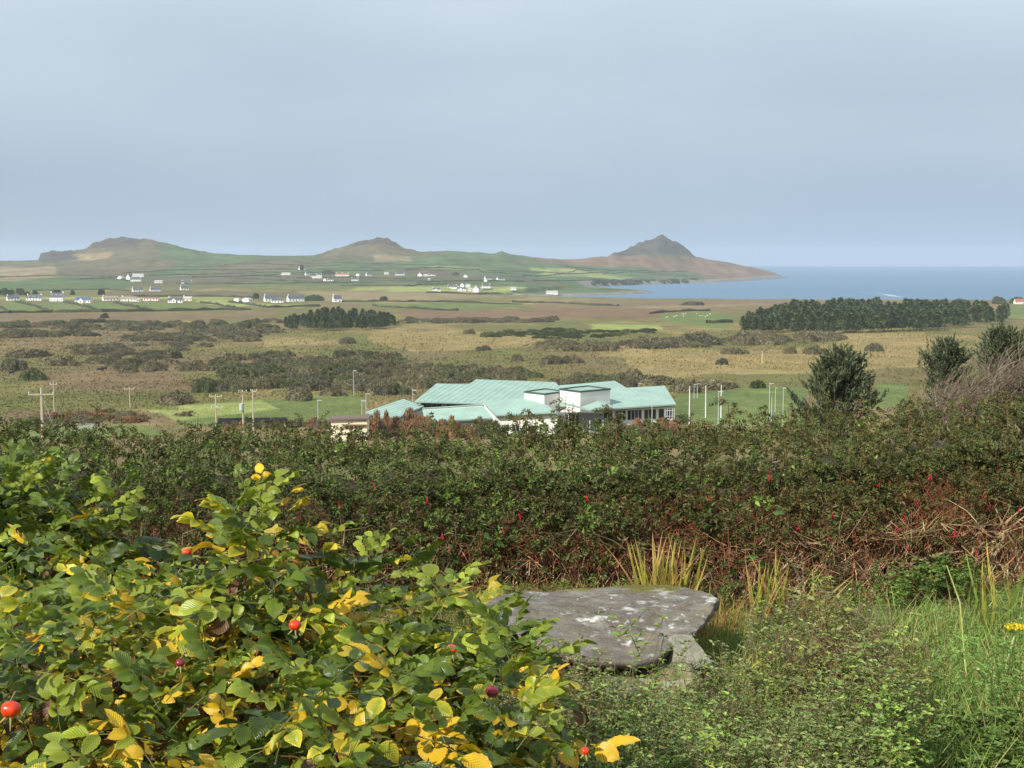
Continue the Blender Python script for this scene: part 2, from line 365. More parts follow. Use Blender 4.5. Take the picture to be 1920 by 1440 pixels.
def land_colour(x, y, z):
    a = np.abs(np.arctan2(x, y)); d = np.maximum(y, 1.0)
    px = px_of(x, y); py = py_of(y, z)
    n1 = fbm(x / 60, y / 150, 41, 4)[:, None]; n2 = fbm(x / 14, y / 40, 43, 4)[:, None]; n3 = fbm(x / 200, y / 400, 47, 3)[:, None]
    c = OLIVE + (GOLD - OLIVE) * sstep(0.46, 0.74, n1 * 0.6 + n2 * 0.4)
    c = c + (HEATH - c) * sstep(0.45, 0.7, n3 * 0.6 + fbm(x / 30, y / 70, 51, 4)[:, None] * 0.4) * 0.8
    far = sstep(2050, 2500, d)[:, None] * (px < 1500)[:, None]
    hc = HGREEN + (HBROWN - HGREEN) * sstep(0.46, 0.75, n3)
    c = c + (hc - c) * far
    tex = (fbm(x / 22, y / 45, 48, 4)[:, None] - .5) * 1.1 + (fbm(x / 70, y / 130, 49, 4)[:, None] - .5) * .7
    wx = px + (fbm(x / 25, y / 60, 61, 3) - 0.5) * 26 + (fbm(x / 6, y / 15, 62, 3) - 0.5) * 5; wy = py + (fbm(x / 25, y / 60, 63, 3) - 0.5) * np.clip((py - 540) * .07, 3, 14)
    vis = (y > 100)
    for P, col in FIELDS:
        P = np.array(P, float); m = inpoly(wx, wy, P) & vis & (d < 2900)
        if not m.any(): continue
        v = 0.86 + 0.28 * n2[m]; a_ = .82 * np.clip(sdist(wx[m], wy[m], P) / -2.5, 0, 1)[:, None]
        c[m] = (col * a_ + c[m] * (1 - a_)) * v
    wx2 = px + (fbm(x / 90, y / 120, 65, 4) - 0.5) * 40; wy2 = py + (fbm(x / 90, y / 200, 66, 4) - 0.5) * 9
    for P, col in HILLS:
        P = np.array(P, float); m = inpoly(wx2, wy2, P) & (d > 2050)
        s = np.clip(sdist(wx2[m], wy2[m], P) / -3.0, 0, 1)[:, None] if m.any() else 0
        c[m] = c[m] + (np.asarray(col) - c[m]) * 0.9 * s
    c = c * (1 + tex * far * .8)
    # rock and sand along the shore
    sd = np.full(len(x), 1e9); m = d > 1700; sd[m] = sdist(x[m], y[m], WPOLY)
    k = (1 - sstep(14, 34, sd + (fbm(x / 20, y / 20, 71, 3) - 0.5) * 30))[:, None] * m[:, None]
    sand = np.where((d < 2330)[:, None], srgb(176, 166, 140), srgb(128, 122, 114)) * (0.6 + 0.8 * fbm(x / 16, y / 16, 72, 3)[:, None])
    c = c + (sand - c) * k
    # the garden round the camera: soil, moss and short grass
    near = (1 - sstep(60, 140, np.hypot(x, y)))[:, None]
    g = srgb(74, 62, 42) + (srgb(84, 100, 46) - srgb(74, 62, 42)) * sstep(0.35, 0.6, fbm(x * 2.2, y * 2.2, 81, 4))[:, None]
    c = c + (g - c) * near
    c = c * (0.9 + 0.2 * fbm(x / 3, y / 9, 91, 3)[:, None])
    return np.clip(c, 0.01, 0.8)

def build_land():
    az = np.concatenate([np.radians(np.arange(-180, -34, 6)), np.radians(np.arange(-34, -21, 1.0)), np.arctan((np.linspace(-30, 1950, 470) - 960) / F), np.radians(np.arange(21, 34, 1.0)), np.radians(np.arange(34, 180, 6))])
    az = np.unique(az)
    pys = np.arange(830, 575, -0.8)
    dd = []
    for p in pys:                                           # depth on the plain for each photo row
        D = np.linspace(240, 1700, 3000); z = EYE + tab(D, PLAIN); q = py_of(D, z); dd.append(D[np.argmin(np.abs(q - p))])
    rows = np.unique(np.concatenate([[0.5, 1, 1.5, 2, 2.5, 3], np.arange(3.4, 14, 0.35), np.geomspace(14, 260, 50), np.array(dd), np.arange(1420, 2700, 11), np.arange(2700, 4300, 14), np.arange(4300, 4720, 8), np.arange(4720, 6000, 60)]))
    A, R = np.meshgrid(az, rows)
    Rr = R / np.cos(np.clip(A, -0.55, 0.55))
    X = Rr * np.sin(A); Y = Rr * np.cos(A)
    z = ground(X.ravel(), Y.ravel())
    v = np.stack([X.ravel(), Y.ravel(), z], 1)
    n, m = len(rows), len(az)
    i, j = np.meshgrid(np.arange(n - 1), np.arange(m), indexing='ij'); j2 = (j + 1) % m
    q = np.stack([i * m + j, i * m + j2, (i + 1) * m + j2, (i + 1) * m + j], -1).reshape(-1, 4)[:, ::-1]
    g = Geo(); col = land_colour(v[:, 0], v[:, 1], v[:, 2])
    g.add(np.vstack([v, [[0, 0, gz(0, 0.01)]]]), quads=q, tris=[(n * m, (k + 1) % m, k) for k in range(m)], col=np.vstack([col, col[:1]]))
    mt, nn, l, b = newmat('land')
    at_ = nn.new('ShaderNodeAttribute'); at_.attribute_name = 'Col'
    s, f = mul_noise(nn, l, at_.outputs['Color'], 0.55, 0.70, 1.30, detail=5, rough=0.7)
    s, f2 = mul_noise(nn, l, s, 0.06, 0.82, 1.18, detail=4)
    s, f3 = mul_noise(nn, l, s, 9.0, 0.75, 1.25, detail=4, rough=0.7)
    l.new(s, b.inputs['Base Color']); b.inputs['Roughness'].default_value = 0.95; b.inputs['Specular IOR Level'].default_value = 0.1
    bp = nn.new('ShaderNodeBump'); bp.inputs['Strength'].default_value = 0.8; bp.inputs['Distance'].default_value = 0.8
    l.new(f, bp.inputs['Height']); l.new(bp.outputs[0], b.inputs['Normal'])
    o = obj('ground', g.mesh('ground', mt, True)); tag(o, kind='structure', label='gently sloping heath, fields and far hills of the headland')
build_land()

def build_sea():
    g = Geo(); n = 96; a = np.arange(n) * 2 * math.pi / n; R = 14000
    rr = [0, 1500, 3000, 6000, 14000]
    for k in range(1, len(rr)):
        p0 = np.stack([np.cos(a) * rr[k - 1], np.sin(a) * rr[k - 1], 0 * a], 1); p1 = np.stack([np.cos(a) * rr[k], np.sin(a) * rr[k], 0 * a], 1)
        g.add(np.vstack([p0, p1]), quads=[(i, n + i, n + (i + 1) % n, (i + 1) % n) for i in range(n)])
    m, nn, l, b = newmat('sea')
    rgb = nn.new('ShaderNodeRGB'); rgb.outputs[0].default_value = (*srgb(80, 116, 146), 1)
    s, f = mul_noise(nn, l, rgb.outputs[0], 0.004, 0.86, 1.12, detail=5, stretch=(0.35, 1.6, 1))
    l.new(s, b.inputs['Base Color']); b.inputs['Roughness'].default_value = 0.45; b.inputs['Specular IOR Level'].default_value = 0.35
    tc = nn.new('ShaderNodeTexCoord'); mp = nn.new('ShaderNodeMapping'); mp.inputs['Scale'].default_value = (0.03, 0.10, 1)
    no = nn.new('ShaderNodeTexNoise'); no.inputs['Scale'].default_value = 1.0; no.inputs['Detail'].default_value = 6
    l.new(tc.outputs['Object'], mp.inputs[0]); l.new(mp.outputs[0], no.inputs['Vector'])
    bp = nn.new('ShaderNodeBump'); bp.inputs['Strength'].default_value = 0.55; bp.inputs['Distance'].default_value = 1.2
    l.new(no.outputs['Fac'], bp.inputs['Height']); l.new(bp.outputs[0], b.inputs['Normal'])
    tag(obj('sea', g.mesh('sea', m)), kind='structure', label='calm blue sea and bay beyond the fields')
    # pale streak left on the water
    w = Geo(); P = [(1597, 545), (1612, 546.2), (1630, 548.5), (1648, 550.5), (1664, 552.5), (1679, 556)]
    pts = []
    for k, (px, py) in enumerate(P):
        r = ray(px, py); d = -EYE / r[2]; pts.append((r[0] * d, d))
    pts = np.array(pts); hw = np.array([8, 16, 18, 22, 34, 48])
    lo = np.c_[pts[:, 0], pts[:, 1] - hw, np.full(6, 0.06)]; hi = np.c_[pts[:, 0], pts[:, 1] + hw, np.full(6, 0.06)]
    w.add(np.vstack([lo, hi]), quads=[(i, i + 1, 6 + i + 1, 6 + i) for i in range(5)])
    tag(obj('foam_streak', w.mesh('foam_streak', mat_plain('foam', srgb(176, 192, 208), 0.6, 0.12, 0.02))), kind='stuff', label='pale streak of foam drifting on the bay')
build_sea()

def build_haze():
    g = Geo(); g.hexa([[x, y, z] for z in (-30, 190) for x, y in ((-16000, -15500), (16000, -15500), (16000, 16500), (-16000, 16500))])
    m = bpy.data.materials.new('haze_air'); m.use_nodes = True; n, l = m.node_tree.nodes, m.node_tree.links
    n.remove(n['Principled BSDF'])
    v = n.new('ShaderNodeVolumePrincipled'); v.inputs['Color'].default_value = (0.80, 0.89, 1.0, 1); v.inputs['Density'].default_value = 0.000082; v.inputs['Anisotropy'].default_value = 0.15
    l.new(v.outputs[0], n['Material Output'].inputs['Volume'])
    tag(obj('haze', g.mesh('haze', m)), kind='stuff', label='thin blue haze over the far land and sea')
build_haze()
# ------------------------------------------------------------------ the green-roofed building
M_COPPER = mat_plain('green_copper', srgb(150, 176, 163), 0.65, 0.14, 0.35, stretch=(1, 1, 0.2))
M_SEAM = mat_plain('copper_seam', srgb(146, 172, 159), 0.5, 0.08, 1.0)
M_FASCIA = mat_plain('dark_green_fascia', srgb(62, 84, 76), 0.6, 0.1, 1.0)
M_WHITE = mat_plain('white_render', srgb(226, 224, 216), 0.85, 0.05, 0.6)
M_GREY = mat_plain('grey_wall', srgb(120, 124, 126), 0.8, 0.08, 0.6)
M_DARK = mat_plain('dark_glass', srgb(34, 40, 46), 0.15, 0.15, 0.8)
M_METAL = mat_plain('pale_metal', srgb(186, 190, 192), 0.45, 0.06, 2.0)
BASEZ = 24.4
hall = thing('school_hall', 'large low white building with angular pale green copper roofs beyond the hedge', 'building', (0, 300, BASEZ))
HO = np.array([0, 300, BASEZ])
def plane_pts(ref, pts):
    """ref: three (px,py,depth); the other pixels are put on the plane through them"""
    a, b, c = [pt(*r) for r in ref]; n = np.cross(b - a, c - a)
    out = []
    for px, py in pts:
        r = ray(px, py); o = np.array([0, 0, EYE]); out.append(o + r * ((a - o) @ n) / (r @ n))
    return np.array(out), n / np.linalg.norm(n)
def prism(g, P, n, th, col=None):
    n = n if n[2] > 0 else -n; k = len(P)
    v = np.vstack([P, P - n * th])
    me_t = fan_tris(P, n)
    g.add(v, tris=[t for t in me_t] + [(k + t[2], k + t[1], k + t[0]) for t in me_t], quads=[(i, (i + 1) % k, k + (i + 1) % k, k + i) for i in range(k)], col=col)
def fan_tris(P, n):
    from mathutils.geometry import tessellate_polygon
    return [tuple(t) for t in tessellate_polygon([[Vector(p) for p in P]])]
def roof(ref, pts, seamdir, name='roof', th=0.32, seams=True, gap=1.35):
    P, n = plane_pts(ref, pts)
    n = n if n[2] > 0 else -n
    g = Geo(); prism(g, P - HO, n, th)
    r = obj(name, g.mesh(name, M_COPPER), hall)
    # a dark edge board just under the sheet
    f = Geo(); c = P.mean(0); Q = c + (P - c) * 0.985 - n * (th + 0.004); prism(f, Q - HO, n, 0.22)
    obj('fascia', f.mesh('fascia', M_FASCIA), r)
    if seams:
        s, _ = plane_pts(ref, seamdir); sdv = s[1] - s[0]; sdv /= np.linalg.norm(sdv); cr = np.cross(n, sdv)
        u = (P - P[0]) @ cr; w = (P - P[0]) @ sdv
        for t in np.arange(u.min() + gap * 0.6, u.max() - 0.2, gap):
            xs = []
            for i in range(len(P)):
                u0, u1 = u[i - 1], u[i]
                if (u0 - t) * (u1 - t) < 0: xs.append(w[i - 1] + (w[i] - w[i - 1]) * (t - u0) / (u1 - u0))
            xs.sort()
            for a, b in zip(xs[::2], xs[1::2]):
                if b - a < 0.8: continue
                p0 = P[0] + cr * t + sdv * (a + 0.03); p1 = P[0] + cr * t + sdv * (b - 0.03); sg = Geo()
                h = 0.05; hw = cr * 0.022
                sg.hexa(np.array([p0 - hw, p0 + hw, p1 + hw, p1 - hw, p0 - hw + n * h, p0 + hw + n * h, p1 + hw + n * h, p1 - hw + n * h]) - HO)
                obj('seam', sg.mesh('seam', M_SEAM), r)
    return r, P, n
def wall(p0, p1, zt0, zt1, zb=None, th=0.3, mat=None, name='wall'):
    """upright wall from (x,y) p0 to p1, tops zt0/zt1"""
    zb = BASEZ - 0.5 if zb is None else zb
    p0 = np.array(p0[:2]); p1 = np.array(p1[:2]); d = p1 - p0; L = np.linalg.norm(d); d /= L; nrm = np.array([-d[1], d[0]])
    if nrm[1] < 0: nrm = -nrm                                       # thickness goes away from the camera
    a, b = p0 + nrm * th, p1 + nrm * th
    g = Geo(); g.hexa(np.array([[*p0, zb], [*p1, zb], [*b, zb], [*a, zb], [*p0, zt0], [*p1, zt1], [*b, zt1], [*a, zt0]]) - HO)
    o = obj(name, g.mesh(name, mat or M_WHITE), hall)
    def win(t0, t1, z0, z1, nm='window', m=None, bars=0):
        q0 = p0 + d * L * t0; q1 = p0 + d * L * t1; f = -nrm * 0.05; k = nrm * 0.05
        w = Geo(); w.hexa(np.array([[*(q0 + f), z0], [*(q1 + f), z0], [*(q1 + k), z0], [*(q0 + k), z0], [*(q0 + f), z1], [*(q1 + f), z1], [*(q1 + k), z1], [*(q0 + k), z1]]) - HO)
        wo = obj(nm, w.mesh(nm, m or M_DARK), o)
        for i in range(bars):
            c = q0 + (q1 - q0) * (i + 1) / (bars + 1) - nrm * 0.07; bb = Geo(); bb.box(np.array([*c, (z0 + z1) / 2]) - HO, (0.07, 0.05, (z1 - z0) / 2), math.atan2(d[1], d[0])); obj('mullion', bb.mesh('mullion', M_METAL), o)
        return wo
    return o, win
def zat(px, py, d): return pt(px, py, d)[2]
# main roof, stepped ridge
r2, P2, n2 = roof([(778, 752, 300), (903, 756, 299), (893, 711, 326)], [(778, 752), (818, 719), (880, 720), (893, 711), (1041, 716.5), (1049, 724), (1049, 758), (903, 756)], [(903, 752), (960, 713)])
# right wing
r3, P3, n3 = roof([(1268, 757.5, 300), (1145, 765.5, 294), (1153, 714, 322)], [(1049, 722.5), (1153, 714), (1175, 727), (1246, 723), (1268, 757.5), (1145, 765.5), (1122, 767), (1049, 760)], [(1175, 760), (1130, 722)])
# front centre
r4, P4, n4 = roof([(930, 778, 286), (1045, 772.5, 286), (904, 752, 297.5)], [(904, 752), (1003, 745.5), (1045, 772.5), (930, 778)], [(1000, 770), (972, 750)])
# low lean-to on the left
r5, P5, n5 = roof([(792, 768.5, 297), (905, 762, 296), (928, 783, 289)], [(792, 768.5), (905, 762), (928, 783), (797, 791)], [(860, 780), (848, 767)])
# left end roof
r1, P1, n1 = roof([(686, 772, 297), (756, 748, 309), (795, 761, 300)], [(686, 772), (756, 748), (795, 761), (752, 779.5), (714, 783)], [(700, 774), (765, 752)])
# walls under the roofs
A, B = pt(786, 752, 303), pt(1047, 757, 302)
_, w = wall(A, B, zat(786, 753, 303), zat(1047, 757, 302)); w(0.02, 0.16, BASEZ + 3.6, BASEZ + 5.1, bars=3); w(0.2, 0.42, BASEZ + 3.7, BASEZ + 4.9, bars=5)
A, B = pt(791, 752, 302), pt(826, 720, 322); wall(A, B, zat(791, 752, 302) - .1, zat(826, 721, 322) - .3)
g = Geo(); a, b = pt(793, 766.5, 297.6), pt(905, 759.5, 296.6)          # white band above the lean-to
g.hexa(np.array([a + [0, 0, -0.65], b + [0, 0, -0.65], b + [0, .4, -0.65], a + [0, .4, -0.65], a, b, b + [0, .4, 0], a + [0, .4, 0]]) - HO)
band = obj('parapet', g.mesh('parapet', M_WHITE), hall)
g = Geo(); g.hexa(np.array([a + [-.1, -.15, 0.01], b + [.1, -.15, 0.01], b + [.1, .5, 0.01], a + [-.1, .5, 0.01], a + [-.1, -.15, .16], b + [.1, -.15, .16], b + [.1, .5, .16], a + [-.1, .5, .16]]) - HO)
obj('coping', g.mesh('coping', M_COPPER), band)
wall(pt(800, 786, 291), pt(926, 783, 290), zat(800, 788, 291), zat(926, 783, 290))
_, w = wall(pt(932, 778, 287), pt(1044, 773, 287), zat(932, 779.6, 287), zat(1044, 774.2, 287)); w(0.43, 0.49, BASEZ + .1, BASEZ + 2.2, 'door'); w(0.71, 0.86, BASEZ + 0.9, BASEZ + 2.3, bars=1); w(0.08, 0.2, BASEZ + 0.9, BASEZ + 2.2, bars=1); w(0.25, 0.37, BASEZ + 0.9, BASEZ + 2.2, bars=1)
# side wall of the front centre roof (stepping back on the left)
wall(pt(929, 778, 287.2), pt(905, 752, 297.5), zat(929, 779.5, 287.2), zat(905, 754, 297.5))
_, w = wall(pt(752, 780, 293), pt(794, 762, 300), zat(752, 781.5, 293), zat(794, 763.2, 300)); w(0.3, 0.5, BASEZ + 0.8, BASEZ + 2.0)
wall(pt(690, 773, 297), pt(752, 780, 293), zat(690, 776.5, 297), zat(752, 782, 293))
_, w = wall(pt(1126, 766, 295.5), pt(1262, 758, 301.5), zat(1126, 767.5, 295.5), zat(1262, 759.5, 301.5))
for t0, t1 in ((.03, .16), (.2, .34), (.37, .56), (.6, .76), (.8, .87), (.91, .99)): w(t0, t1, BASEZ + 2.0, BASEZ + 4.0, bars=max(0, int((t1 - t0) * 22) - 1))
for i in range(5):                                                  # glazed porch at the right end
    g = Geo(); g.box(pt(1247 + i * 4.4, 770, 299.5 - 0.0) * [1, 1, 0] + [0, 0, BASEZ + 2] - HO, (0.06, 0.06, 2.3))
    obj('porch_frame', g.mesh('porch_frame', M_METAL), hall)
for i in range(3):
    g = Geo(); g.box((pt(1247, 770, 299.5) + pt(1264.6, 770, 299.5)) / 2 * [1, 1, 0] + [0, 0.02, BASEZ + 1.4 + i * 1.2] - HO, (1.0, 0.04, 0.05))
    obj('porch_rail', g.mesh('porch_rail', M_METAL), hall)
# two white box towers with recessed flat roofs
def tower(L, Fr, R, Bk, name):
    P = np.array([pt(*L), pt(*Fr), pt(*R), pt(*Bk)]); zt = P[:, 2].mean(); P[:, 2] = zt
    g = Geo(); k = len(P); c = P.mean(0); Q = P.copy(); Q[:, 2] = BASEZ - .3
    g.hexa(np.vstack([Q, P]) - HO); o = obj(name, g.mesh(name, M_WHITE), hall)
    r = Geo(); o0 = c + (P - c) * 1.03; i0 = c + (P - c) * 0.93; lo = np.array([0, 0, 0.004]); hi = np.array([0, 0, 0.34])
    r.add(np.vstack([o0 + lo, o0 + hi, i0 + hi, i0 + lo]) - HO, quads=[q for i in range(4) for q in ((i, (i + 1) % 4, 4 + (i + 1) % 4, 4 + i), (4 + i, 4 + (i + 1) % 4, 8 + (i + 1) % 4, 8 + i), (8 + i, 8 + (i + 1) % 4, 12 + (i + 1) % 4, 12 + i))])
    obj('rim', r.mesh('rim', M_FASCIA), o)
    d = Geo(); d.add(i0 + [0, 0, 0.1] - HO, quads=[(0, 1, 2, 3)]); obj('roof_deck', d.mesh('roof_deck', M_COPPER), o)
    return P
tower((983, 735.5, 298), (1020.5, 739.5, 293), (1060, 737, 299), (1022, 731.5, 305), 'small_tower')
tower((1049.5, 731, 297), (1088, 735, 291), (1144, 731.5, 297), (1102, 726, 304), 'large_tower')
# butterfly canopy over the entrance
def quad_slab(pts4, th, name, mat, parent=hall):
    P = np.array(pts4); g = Geo(); P = P - HO; g.hexa(np.vstack([P - [0, 0, th], P])); return obj(name, g.mesh(name, mat), parent)
can = quad_slab([pt(1090, 762.5, 289.5), pt(1107.5, 768, 284), pt(1132, 761, 285), pt(1121, 751.5, 292)], 0.22, 'canopy_wing', M_COPPER)
quad_slab([pt(1121, 751.5, 292), pt(1132, 761, 285), pt(1141, 755, 292), pt(1130, 751.5, 296)], 0.22, 'canopy_wing', M_COPPER)
quad_slab([pt(1043.5, 753, 285), pt(1107.3, 768.2, 283.9), pt(1089.6, 762.4, 289.4), pt(1046, 751.5, 290)], 0.28, 'canopy_wing', M_COPPER)
_, w = wall(pt(1046, 770, 291.5), pt(1132, 770, 289.5), BASEZ + 4.3, BASEZ + 4.3, mat=M_GREY); w(0.16, 0.46, BASEZ, BASEZ + 3.9, 'door', bars=3); w(0.8, 0.94, BASEZ + 1.2, BASEZ + 3.0)
for px, d in ((1060, 285.3), (1106, 284.4), (1131, 285.6), (1136, 288)):
    p = pt(px, 770, d); g = Geo(); g.tube([[*p[:2], BASEZ - .3] - HO, [*p[:2], BASEZ + (3.4 if px > 1100 else 4.2)] - HO], 0.12, 8); obj('post', g.mesh('post', M_METAL), hall)

# ------------------------------------------------------------------ cream hut, black hoarding, gate
def gable_house(name, label, x, y, z, w, dpt, hw, hr, rz, wallm, roofm, group=None, chim=(), wins=3, door=True, cat='house', hip=False, lean=None, dorm=0, gabwin=True):
    """w along the ridge (local x), dpt across; ridge height hr above the eaves"""
    t = thing(name, label, cat, (x, y, z), rz, group)
    g = Geo(); W, D = w / 2, dpt / 2
    v = [[-W, -D, -1.5], [W, -D, -1.5], [W, D, -1.5], [-W, D, -1.5], [-W, -D, hw], [W, -D, hw], [W, D, hw], [-W, D, hw], [-W, 0, hw + hr], [W, 0, hw + hr]]
    g.add(v, quads=[(0, 1, 5, 4), (2, 3, 7, 6), (0, 3, 2, 1)], tris=[(4, 8, 7), (5, 6, 9)]); g.add([v[i] for i in (3, 0, 4, 7, 1, 2, 6, 5)], quads=[(0, 1, 2, 3), (4, 5, 6, 7)])
    wl_ = obj('wall', g.mesh('wall', wallm), t)
    r = Geo(); sl = math.hypot(D, hr); ny, nz = hr / sl, D / sl; e = 0.35; th = 0.18
    for s in (-1, 1):
        dv = np.array([0, s * D, -hr]) / sl; top = np.array([0, 0, hw + hr + 0.03]); lo = top + dv * (sl + e); nrm = np.array([0, s * ny, nz]) * th
        a = [top + [-W + 0.12, 0, 0], top + [W - 0.12, 0, 0], lo + [W - 0.12, 0, 0], lo + [-W + 0.12, 0, 0]]
        r.hexa(np.array(a + [p + nrm for p in a]))
    ro = obj('roof', r.mesh('roof', roofm), t)
    for cx in chim:
        c = Geo(); c.box((cx * W * 0.9, 0, hw + hr + 0.5), (0.55, 0.4, 0.95)); obj('chimney', c.mesh('chimney', wallm), ro)
    n = wins
    for i in range(n):
        cx = -W + w * (i + 0.5) / n
        isd = door and i == n // 2
        h0, h1, ww = (0.0, 2.0, 0.5) if isd else (0.9, min(2.1, hw - 0.25), 0.6)
        for s in (-1, 1):
            q = Geo(); q.box((cx, s * (D + 0.02), (h0 + h1) / 2), (ww, 0.05, (h1 - h0) / 2)); obj('door' if isd else 'window', q.mesh('window', M_DARK), wl_)
    if gabwin:
        for s in (-1, 1):
            q = Geo(); q.box((s * (W + 0.02), 0, hw + 0.1), (0.05, 0.5, 0.6)); obj('window', q.mesh('window', M_DARK), wl_)
    if lean:
        q = Geo(); lw, ld, lh, lx = lean; q.add([[lx - lw, -D - ld, -1.5], [lx + lw, -D - ld, -1.5], [lx + lw, -D + .1, -1.5], [lx - lw, -D + .1, -1.5], [lx - lw, -D - ld, lh], [lx + lw, -D - ld, lh], [lx + lw, -D + .1, lh], [lx - lw, -D + .1, lh], [lx, -D - ld, lh + lw * .9], [lx, 0, lh + lw * .9]],
              quads=[(0, 1, 5, 4), (1, 2, 6, 5), (3, 0, 4, 7)], tris=[(4, 5, 8)])
        po = obj('front_gable', q.mesh('front_gable', wallm), t)
        q = Geo()
        for s in (-1, 1):
            a = np.array([[lx, -D - ld - .2, lh + lw * .9 + .05], [lx, 0, lh + lw * .9 + .05], [lx + s * (lw + .3), 0, lh - .25], [lx + s * (lw + .3), -D - ld - .2, lh - .25]]); q.hexa(np.vstack([a, a + [0, 0, .16]]))
        obj('gable_roof', q.mesh('gable_roof', roofm), po)
        q = Geo(); q.box((lx, -D - ld - .03, lh * .55), (.7, .05, .6)); obj('window', q.mesh('window', M_DARK), po)
    for i in range(dorm):
        cx = -W + w * (i + 0.5) / dorm; q = Geo(); q.box((cx, -D * 0.55, hw + hr * 0.5), (0.7, D * 0.3, 0.6)); dm = obj('dormer', q.mesh('dormer', wallm), ro)
        q = Geo(); q.box((cx, -D * 0.86, hw + hr * 0.5), (0.5, 0.04, 0.4)); obj('window', q.mesh('window', M_DARK), dm)
    return t
p = on(655, 262); hut = thing('flat_roofed_hut', 'cream flat-roofed hut with small dark openings by the lamp posts', 'hut', p)
g = Geo(); g.box((0, 0, 1.5), (3.3, 2.2, 2.6)); hw_ = obj('wall', g.mesh('wall', mat_plain('cream_wall', srgb(228, 214, 186), .85, .05)), hut)
g = Geo(); g.hexa(np.array([[-3.7, -2.7, 4.1], [3.7, -2.7, 4.35], [3.7, 2.6, 4.35], [-3.7, 2.6, 4.1], [-3.7, -2.7, 4.45], [3.7, -2.7, 4.7], [3.7, 2.6, 4.7], [-3.7, 2.6, 4.45]])); obj('roof', g.mesh('roof', mat_plain('brown_felt', srgb(112, 96, 86), .9)), hut)
for i in range(4):
    g = Geo(); g.box((-0.4 + i * 0.85, -2.22, 2.75), (.28, .05, .28)); obj('window', g.mesh('window', mat_plain('red_brown_opening', srgb(92, 52, 34), .8)), hw_)
g = Geo(); g.box((0.9, -2.5, 3.35), (2.2, .35, .05)); obj('awning', g.mesh('awning', mat_plain('brown_board', srgb(126, 96, 70), .8)), hw_)
M_BLACK = mat_plain('black_board', srgb(34, 34, 42), 0.8, 0.2, 1.2)
hoard = thing('hoarding', 'long black boarded hoarding standing in the field behind the poles', 'hoarding', on(405, 296))
a, b = on(405, 296), on(536, 296)
for i in range(13):
    q0 = a + (b - a) * i / 13; q1 = a + (b - a) * (i + .985) / 13; g = Geo(); zt = 24.4 + 1.9
    g.hexa(np.array([[q0[0], 296, 22.5], [q1[0], 296, 22.5], [q1[0], 296.12, 22.5], [q0[0], 296.12, 22.5], [q0[0], 296, pt(0, 784 - 0.12 * i, 296)[2]], [q1[0], 296, pt(0, 784 - .12 * i - .1, 296)[2]], [q1[0], 296.12, pt(0, 784 - .12 * i - .1, 296)[2]], [q0[0], 296.12, pt(0, 784 - .12 * i, 296)[2]]]) - on(405, 296))
    obj('panel', g.mesh('panel', M_BLACK), hoard)
p = on(160, 285); gate = thing('farm_gate', 'grey tubular farm gate at the field edge near the stout pole', 'gate', p)
zt = pt(160, 795, 285)[2] - p[2]
for i in range(5):
    g = Geo(); z = zt - i * 0.24; g.tube([[-2.3, 0, z], [2.3, 0, z]], 0.04, 6); obj('bar', g.mesh('bar', M_METAL), gate)
for x in (-2.3, -0.8, 0.8, 2.3):
    g = Geo(); g.tube([[x, 0, zt - 1.2], [x, 0, zt]], 0.05, 6); obj('upright', g.mesh('upright', M_METAL), gate)
for x in (-2.6, 2.6):
    g = Geo(); g.tube([[x, 0, -1.0], [x, 0, zt + .25]], 0.11, 6); obj('gate_post', g.mesh('gate_post', M_METAL), gate)

# ------------------------------------------------------------------ utility poles, lamp posts, goal posts
M_POLE = mat_plain('weathered_pole', srgb(176, 164, 142), 0.85, 0.15, 2.0, stretch=(4, 4, .3)); M_INS = mat_plain('insulator', srgb(214, 216, 214), 0.4)
def upole(label, px, d, ytop, arms, rad=0.17, box=False, lean=0.0, stay=False):
    p = on(px, d); H = pt(px, ytop, d)[2] - p[2]
    t = thing('utility_pole', label, 'utility pole', p, 0, 'wooden electricity poles in the fields')
    g = Geo(); g.tube([[0, 0, -1], [lean * .5, 0, H * .5], [lean, 0, H]], [rad * 1.15, rad, rad * .8], 8); obj('pole', g.mesh('pole', M_POLE), t)
    for (dz, half, off, yaw) in arms:
        g = Geo(); g.box((lean + off, -rad * .9, H - dz), (half, 0.07, 0.09), yaw); ar = obj('cross_arm', g.mesh('cross_arm', M_POLE), t)
        for s in (-1, 0, 1) if half > .9 else (-1, 1):
            cx = lean + off + s * (half - .12) * math.cos(yaw); q = Geo(); q.tube([[cx, -rad * .9, H - dz + .1], [cx, -rad * .9, H - dz + .28], [cx, -rad * .9, H - dz + .42]], [.05, .1, .06], 6); obj('insulator', q.mesh('insulator', M_INS), ar)
        if half > 2:
            q = Geo()
            for s in (-1, 1): q.tube([[lean + s * half * .55, -rad * .9, H - dz], [lean, -rad * .9, H - dz - 1.3]], .045, 5)
            obj('brace', q.mesh('brace', M_POLE), ar)
    if box:
        g = Geo(); g.tube([[lean - .25, -.45, H - 4.0], [lean - .25, -.45, H - 3.9], [lean - .25, -.45, H - 2.6], [lean - .25, -.45, H - 2.5]], [.25, .42, .42, .2], 12); obj('transformer', g.mesh('transformer', M_METAL), t)
    if stay:
        g = Geo(); g.tube([[lean, 0, H - 1], [3.4, 0, -.5]], .03, 4); obj('stay_wire', g.mesh('stay_wire', M_METAL), t)
upole('stout wooden pole with one wide crossarm, nearest the picture edge', 74, 215, 727, [(1.0, 1.95, 0, 0)], .24, stay=True)
upole('slim pole rising just behind the stout wide-armed pole', 97, 330, 714, [(.8, .85, 0, 0)], .13)
upole('lone slender pole with short crossarm standing in the brown rushes', 240, 345, 727, [(.3, 1.25, 0, 0)], .13)
